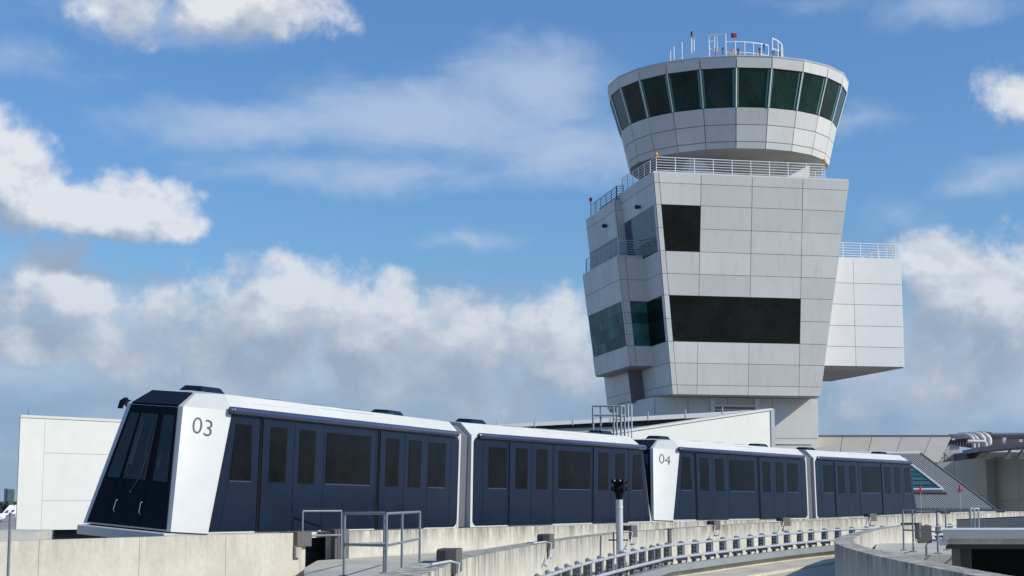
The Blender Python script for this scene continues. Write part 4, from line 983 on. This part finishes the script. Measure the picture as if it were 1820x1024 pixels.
for k in range(30): zq = at(1120, 720, 62.5).z - k * .32; A_, B_ = at(1116.5, 720, 62.5), at(1122.5, 720, 62.5); ld.tube([(A_.x, A_.y, zq), (B_.x, B_.y, zq)], .02, 5) if k % 5 == 0 or k > 5 else None
ld.build('ladder', M['steel_l'], pf)

# right: leaning beige wall building
rb = thing('beige_building', 'low beige building with leaning panelled wall right of the tower shaft', 'building', loc=(24, 112, -12))
q4 = [at(1400, 823, 110), at(1668, 823, 108), at(1691, 777, 112), at(1400, 777, 114)]
MB().hexa([Vector((v.x, v.y, v.z)) for v in q4] + [v + Vector((0, 6, 0)) for v in q4]).build('core', M['groove'], rb)
cl = MB(); cladding(cl, None, q4, [0, .12, .34, .52, .70, .88, 1], [0, 1], gap=.04); cl.build('wall', M['wall_b'], rb)
MB().hexa([q4[3] + Vector((0, -.15, 0)), q4[2] + Vector((.1, -.15, 0)), q4[2] + Vector((.1, 6, 0)), q4[3] + Vector((0, 6, 0)), q4[3] + Vector((0, -.15, .14)), q4[2] + Vector((.1, -.15, .14)), q4[2] + Vector((.1, 6, .14)), q4[3] + Vector((0, 6, .14))]).build('coping', M['pipe_d'], rb)
MB().hexa([Vector((v.x, v.y + .3, -12)) for v in (q4[0], q4[1])] + [Vector((v.x, v.y + 6, -12)) for v in (q4[1], q4[0])] + [Vector((v.x, v.y + .3, v.z)) for v in (q4[0], q4[1])] + [Vector((v.x, v.y + 6, v.z)) for v in (q4[1], q4[0])]).build('base_wall', M['wall_b'], rb)
# ribbed metal roof with triangular skylight
mr = thing('metal_roof_building', 'ribbed grey metal hip roof with a triangular skylight at right', 'building', loc=(26, 98, -12))
R = [at(1500, 807.5, 106), at(1636, 807.5, 105), at(1768, 906, 93), at(1500, 918, 93.5)]
pn = (R[1] - R[0]).cross(R[2] - R[1]); 
nr = (R[2] - R[1]).cross(R[0] - R[1]).normalized()
if nr.z < 0: nr = -nr
def onplane(px, py): r = ray(px, py); return r * (R[1].dot(nr) / r.dot(nr))
RR = [onplane(1500, 807.5), R[1], onplane(1768, 906), onplane(1500, 915)]
MB().prism(RR, nr * -.3).build('roof', M['roof_m'], mr)
ed = (RR[2] - RR[1]); rib = MB(); al = (RR[0] - RR[1]); nrib = 30
for k in range(nrib):
    s_ = RR[1] + al * (k / nrib); e_ = s_ + ed
    s2 = s_ + nr * .03
    # stop at the lower edge line RR[3]-RR[2]
    rib.obox((s2 + e_) / 2 + nr * .02, (ed, ed.cross(nr), nr), (ed.length, .06, .08))
lowe = RR[3] - RR[2]
for k in range(1, 30):
    s_ = RR[1] + ed * 0 ; 
rib.build('rib', M['roof_rib'], mr)
MB().tube([RR[1] + nr * .05, RR[2] + nr * .05], .09, 6).build('hip_cap', M['roof_m'], mr)
MB().tube([RR[0] + nr * .05, RR[1] + nr * .05], .16, 6).build('ridge_cap', M['panel_w'], mr)
MB().hexa([Vector((RR[3].x, RR[3].y + .3, -12)), Vector((RR[2].x - .3, RR[2].y + .3, -12)), Vector((RR[1].x - .3, RR[1].y - .4, -12)), Vector((RR[0].x, RR[0].y - .4, -12)), RR[3] - nr * .32, RR[2] - nr * .32, RR[1] - nr * .32, RR[0] - nr * .32]).build('wall', M['wall_g'], mr)
sk = [onplane(1606, 822) + nr * .12, onplane(1676, 877) + nr * .12, onplane(1606, 877) + nr * .12]
skl = MB().prism(sk, nr * .10).build('skylight', M['glass_t'], mr)
fr = MB()
for a_, b_ in ((0, 1), (1, 2), (2, 0)): fr.tube([sk[a_] + nr * .12, sk[b_] + nr * .12], .08, 6)
fr.build('frame', M['rail'], skl)
bl_ = MB()
for k in range(1, 7):
    t_ = k / 7; p1 = sk[0].lerp(sk[1], t_); p2 = sk[0].lerp(sk[2], t_); bl_.obox((p1 + p2) / 2 + nr * .12, (p2 - p1, (p2 - p1).cross(nr), nr), ((p2 - p1).length * .92, .16, .03))
bl_.build('blind', M['glass_s'], skl)
MB().obox(onplane(1652, 880) + nr * .10, (al, ed, nr), (1.9, .22, .2)).build('kerb', M['cover'], mr)
for px, l in ((1636, 'small red marker lamp in front of the triangular skylight'), (1706, 'small red marker lamp in front of the ribbed roof, right of the skylight')):
    c_ = at(px, 869, 72); e_ = thing('marker_lamp', l, 'marker lamp', loc=(c_.x, c_.y, -12), group='red marker lamps')
    MB().tube([(c_.x, c_.y, -12), (c_.x, c_.y, c_.z - .17)], .012, 6).build('pole', M['steel_l'], e_)
    m_ = MB(); m_.tube([(c_.x, c_.y, c_.z - .16), (c_.x, c_.y, c_.z + .16)], .055, 8, .03); m_.obox(c_ + Vector((0, 0, -.08)), ((1, 0, 0), (0, 1, 0), (0, 0, 1)), (.2, .06, .09)); m_.build('lens', M['redl'], e_)
# grey green plant building
gb_ = thing('plant_building', 'grey green plant building with roof canopy at the right edge', 'building', loc=(32, 112, -12))
_at0 = at
def at(px, py, Y, _a=_at0): return _a(px, py, Y * 1.28)
A1 = at(1640, 826, 101); B1_ = at(1752, 812.5, 101); C1 = at(1768, 812, 99.5); D1 = at(1860, 806, 97)
def wallp(name, p_, q_, zt0, zt1, m_, us, vsx=(0, .5, 1), dep_=(1.5, 5, 0)):
    a_, b_ = Vector((p_.x, p_.y, -12)), Vector((q_.x, q_.y, -12)); qq = [a_, b_, Vector((b_.x, b_.y, zt1)), Vector((a_.x, a_.y, zt0))]
    MB().prism(qq, dep_).build('core', M['groove'], gb_); c2 = MB(); cladding(c2, None, qq, us, list(vsx), gap=.03, th=.04); c2.build(name, m_, gb_)
wallp('wall', A1, B1_, A1.z, B1_.z, M['wall_g'], [0, .5, 1], (0, .62, .81, 1))
wallp('wall', B1_ + Vector((.05, .35, 0)), at(1768, 812, 102), B1_.z + .02, B1_.z, M['wall_g'], [0, 1], (0, 1))
wallp('wall', at(1768, 812, 102), D1, C1.z + .02, D1.z + .02, M['wall_g'], [0, .45, 1], (0, .55, .78, 1), (2, 6, 0))
# canopy over it
a = at(1738, 803, 99); b = at(1860, 789, 94); MB().hexa([a, b, b + Vector((2, 8, 0)), a + Vector((1, 8, 0)), a + Vector((0, 0, .35)), b + Vector((0, 0, .35)), b + Vector((2, 8, .35)), a + Vector((1, 8, .35))]).build('canopy', M['pipe_d'], gb_)
for px in (1752, 1790, 1812):
    c_ = at(px, 806, 99.5 if px < 1760 else 97.5); MB().prism([(c_.x, c_.y + .6, c_.z - .4), (c_.x + .5, c_.y + .6, c_.z - .4), (c_.x + .5, c_.y + .6, c_.z + .35)], (0, .5, 0)).build('gusset', M['wall_b'], gb_)
a = at(1718, 806, 104); MB().box((a.x, a.y, a.z - .8), (a.x + 5, a.y + 4, a.z + .1)).build('duct', M['equip'], gb_)
# white box housing on the roof with stair
hb = thing('roof_housing', 'small pale box housing beside the roof pipes', 'roof housing', loc=at(1690, 822, 107))
a, b = at(1668, 822, 107), at(1705, 790, 107)
MB().prism([(a.x, a.y, a.z), (b.x, a.y, a.z), (b.x, a.y, b.z), (at(1680, 790, 107).x, a.y, b.z), (a.x, a.y, at(1668, 806, 107).z)], (1, 4, 0)).build('wall', M['panel'], hb)
st = MB(); st.tube([at(1670, 797, 106), at(1692, 821, 106)], .04, 6); st.tube([at(1670, 822, 106), at(1670, 806, 106)], .035, 6); st.tube([at(1679, 822, 106), at(1679, 806, 106)], .035, 6); st.tube([at(1668, 806, 106), at(1679, 806, 106)], .035, 6); st.tube([at(1668, 814, 106), at(1679, 814, 106)], .03, 6); st.build('stair_rail', M['dark'], hb)
# pipes
pp = thing('roof_pipes', 'row of four pale arched pipes with a long header on the plant roof', 'pipes', loc=at(1748, 800, 103))
for px, yt, w_ in ((1731, 769, .30), (1738.5, 769, .30), (1749, 766, .44), (1759, 765.5, .44)):
    pts_ = []
    b_ = at(px, 799, 103)
    zt_ = at(px, yt, 103).z - w_ / 2
    for k in range(9):
        a_ = math.pi / 2 * k / 8; pts_.append((b_.x - .55 + .55 * math.sin(a_), b_.y + 1.2 - 1.2 * math.sin(a_), zt_ - .55 + .55 * math.cos(a_)))
    pts_.append((b_.x, b_.y, b_.z)); pts_.insert(0, (b_.x - 1.3, b_.y + 2.6, zt_)); MB().tube(pts_, w_ / 2, 10).build('arched_pipe', M['pipe'], pp, smooth=True)
MB().tube([at(1720, 785, 102.5), at(1750, 785, 102.5), at(1752, 789, 102.5), at(1752, 800, 102.5)], .16, 8).build('pipe', M['pipe'], pp, smooth=True)
MB().tube([at(1764, 771.5, 104), at(1850, 771, 100)], .12, 8).build('pipe', M['pipe'], pp); MB().tube([at(1764, 776, 104), at(1850, 776.5, 100)], .2, 8).build('pipe', M['pipe_d'], pp)
for px in (1783, 1812): a_ = at(px, 780, 102); MB().box((a_.x, a_.y, a_.z - .9), (a_.x + .25, a_.y + .3, a_.z + .1)).build('pipe_support', M['pipe'], pp)
eq = thing('roof_chiller', 'dark boxy chiller unit behind the arched pipes', 'chiller', loc=at(1710, 800, 106))
a = at(1684, 789, 107); MB().prism([at(1682, 789, 107), at(1765, 800, 107), at(1765, 769, 107), at(1742, 766, 107), at(1698, 771, 107), at(1688, 776, 107)], (1, 3, 0)).build('housing', M['equip'], eq)
mb = MB()
for k in range(8): q = at(1696 + k * 5, 774 - (k * .5), 106.9); mb.box((q.x, q.y, q.z - 1.0), (q.x + .06, q.y + .05, q.z)); 
mb.tube([at(1692, 780, 106.8), at(1728, 778, 106.8)], .07, 6); mb.build('grille', M['pipe_d'], eq); mb = MB().obox(at(1694, 781, 106.6), ((1, 0, 0), (0, 1, 0), (0, 0, 1)), (.25, .2, .12)); mb.build('lamp', M['rail'], eq)
MB().box(tuple(at(1764, 798, 104)), tuple(at(1850, 779, 106))).build('housing', M['equip'], eq)
# wall floodlight niche
fl = thing('wall_floodlight', 'small dark wall niche holding a yellowish lamp on the grey green wall', 'floodlight', loc=at(1722, 845, 101.5))
a = at(1722, 845, 101.3); MB().obox(a, ((1, 0, 0), (0, 1, 0), (0, 0, 1)), (.5, .3, .9)).build('housing', M['dark'], fl)
MB().tube([a + Vector((-.5, -.2, 0)), a + Vector((-.2, -.25, .15)), a + Vector((0, -.25, -.2))], .09, 8).build('arm', M['cover_l'], fl); MB().ball(a + Vector((-.02, -.25, .33)), .14, 6).build('lamp', M['rail'], fl)
a2_ = at(1708, 838, 101.8); MB().box((a2_.x - .6, a2_.y, a2_.z - .05), (a2_.x + .9, a2_.y + .1, a2_.z + .05)).build('bar', M['dark'], fl)
at = _at0
# fence line near the roof foot
# ------------------------------------------------------------------ far left: aircraft, trees, city tower
def aircraft():
    e = thing('parked_aircraft', 'x', 'aircraft', Matrix()); L = 33.
    b = MB(); pts_ = [(0, .3), (1, 1.0), (3, 1.7), (6, 1.95), (22, 1.95), (27, 1.5), (31, .8), (33, .25)]
    vs = []; n = 14
    for x, r in pts_:
        zc = 3.5 + (max(0, x - 22) / 11) * 1.3
        for k in range(n): a_ = 2 * math.pi * k / n; vs.append((x, math.cos(a_) * r, zc + math.sin(a_) * r))
    fs = [(i * n + k, i * n + (k + 1) % n, (i + 1) * n + (k + 1) % n, (i + 1) * n + k) for i in range(len(pts_) - 1) for k in range(n)] + [tuple(range(n)), tuple(range((len(pts_) - 1) * n, len(pts_) * n))]
    b.add(vs, fs).build('fuselage', M['plane'], e, smooth=True, local=True)
    MB().prism([(26.5, -.15, 5.2), (31.6, -.15, 5.3), (34.0, -.15, 10.9), (31.4, -.15, 10.9)], (0, .3, 0)).build('tail_fin', M['plane'], e, local=True)
    MB().prism([(28.4, -.17, 6.4), (30.6, -.17, 6.4), (31.2, -.17, 8.0), (29.9, -.17, 8.0)], (0, .34, 0)).build('fin_emblem', M['plane_b'], e, local=True)
    for s_ in (1, -1):
        MB().prism([(12, s_ * 1.6, 2.7), (18.5, s_ * 1.6, 2.7), (21.5, s_ * 16, 4.0), (19.6, s_ * 16, 4.0)], (0, 0, .35)).build('wing', M['plane_g'], e, local=True)
        MB().prism([(29, s_ * .6, 5.2), (32, s_ * .6, 5.2), (33.6, s_ * 6, 5.7), (32.2, s_ * 6, 5.7)], (0, 0, .2)).build('tailplane', M['plane'], e, local=True)
        MB().tube([(10.5, s_ * 5, 1.9), (11.5, s_ * 5, 1.9), (14.5, s_ * 5, 2.0)], 1.0, 12).build('engine', M['plane_b'], e, smooth=True, local=True)
        MB().tube([(17, s_ * 2.8, 0), (17, s_ * 2.8, 2.8)], .3, 8).build('landing_gear', M['black'], e, local=True)
    MB().tube([(5, 0, 0), (5, 0, 2.0)], .25, 8).build('landing_gear', M['black'], e, local=True)
    return e
ac = aircraft()
for i, (px, Y, l) in enumerate(((12, 900, 'white parked airliner with the leftmost tail fin on the distant apron'), (22.5, 980, 'white parked airliner whose fin is the middle of the three distant ones'), (35, 1050, 'white parked airliner partly hidden behind the white building edge'))):
    o = ac if i == 0 else copy_tree(ac); q = at(px, 905, Y); o.matrix_world = Matrix.Translation((q.x - 2, q.y - 20, -12)) @ Matrix.Rotation(math.radians(68), 4, 'Z'); o.matrix_world = Matrix.Translation((q.x - 30 * math.cos(math.radians(205 + 0)) * -.0, q.y, -12)) @ Matrix.Rotation(math.radians(38), 4, 'Z') @ Matrix.Translation((-30, 0, 0)) ; tag(o, l, 'aircraft', 'airliners parked on the distant apron')
# far tower block
ft = thing('distant_tower_block', 'hazy grey green tower block on the far left skyline', 'building', loc=at(16, 893, 2400) * 1)
a, b = at(7.5, 868.5, 2400), at(14, 868.5, 2400); MB().box((a.x, 2400, -12), (b.x, 2412, a.z)).build('glass_wing', M['far_g'], ft)
a, b = at(14, 869.5, 2400), at(26.5, 869.5, 2400); MB().box((a.x + .05, 2399, -12), (b.x, 2415, a.z)).build('wall', M['far_c'], ft)
mb = MB()
for k in range(5): z_ = a.z - 3 - k * 3.6; mb.box((a.x + 1, 2398.8, z_), (b.x - 1, 2398.98, z_ + 1.3))
mb.build('window_band', M['far_g'], ft)
# tree belt: one far-off mass
tb = MB(); random.seed(3)
for k in range(420):
    px = random.uniform(-60, 60); Y = random.uniform(1500, 1750); q = at(px, 893, Y); h = random.uniform(7, 14.0); r = random.uniform(2.5, 5)
    for j in range(5):
        c_ = Vector((q.x + random.uniform(-3, 3), Y + random.uniform(-3, 3), -12 + h - r * .5 - random.uniform(0, 4))); vs = []
        for a_ in range(6):
            d = Vector((random.gauss(0, 1), random.gauss(0, 1), random.gauss(0, 1))).normalized() * r * random.uniform(.5, .9); vs.append(c_ + d)
        tb.add(vs, [(0, 1, 2), (2, 3, 4), (4, 5, 0), (1, 3, 5), (0, 2, 4)])
    tb.box((q.x - 3, Y, -12), (q.x + 3, Y + 2, -12 + h - r))
tag(tb.build('tree_belt', M['leaf']), 'dark far-off belt of trees along the left skyline', 'trees', kind='stuff')
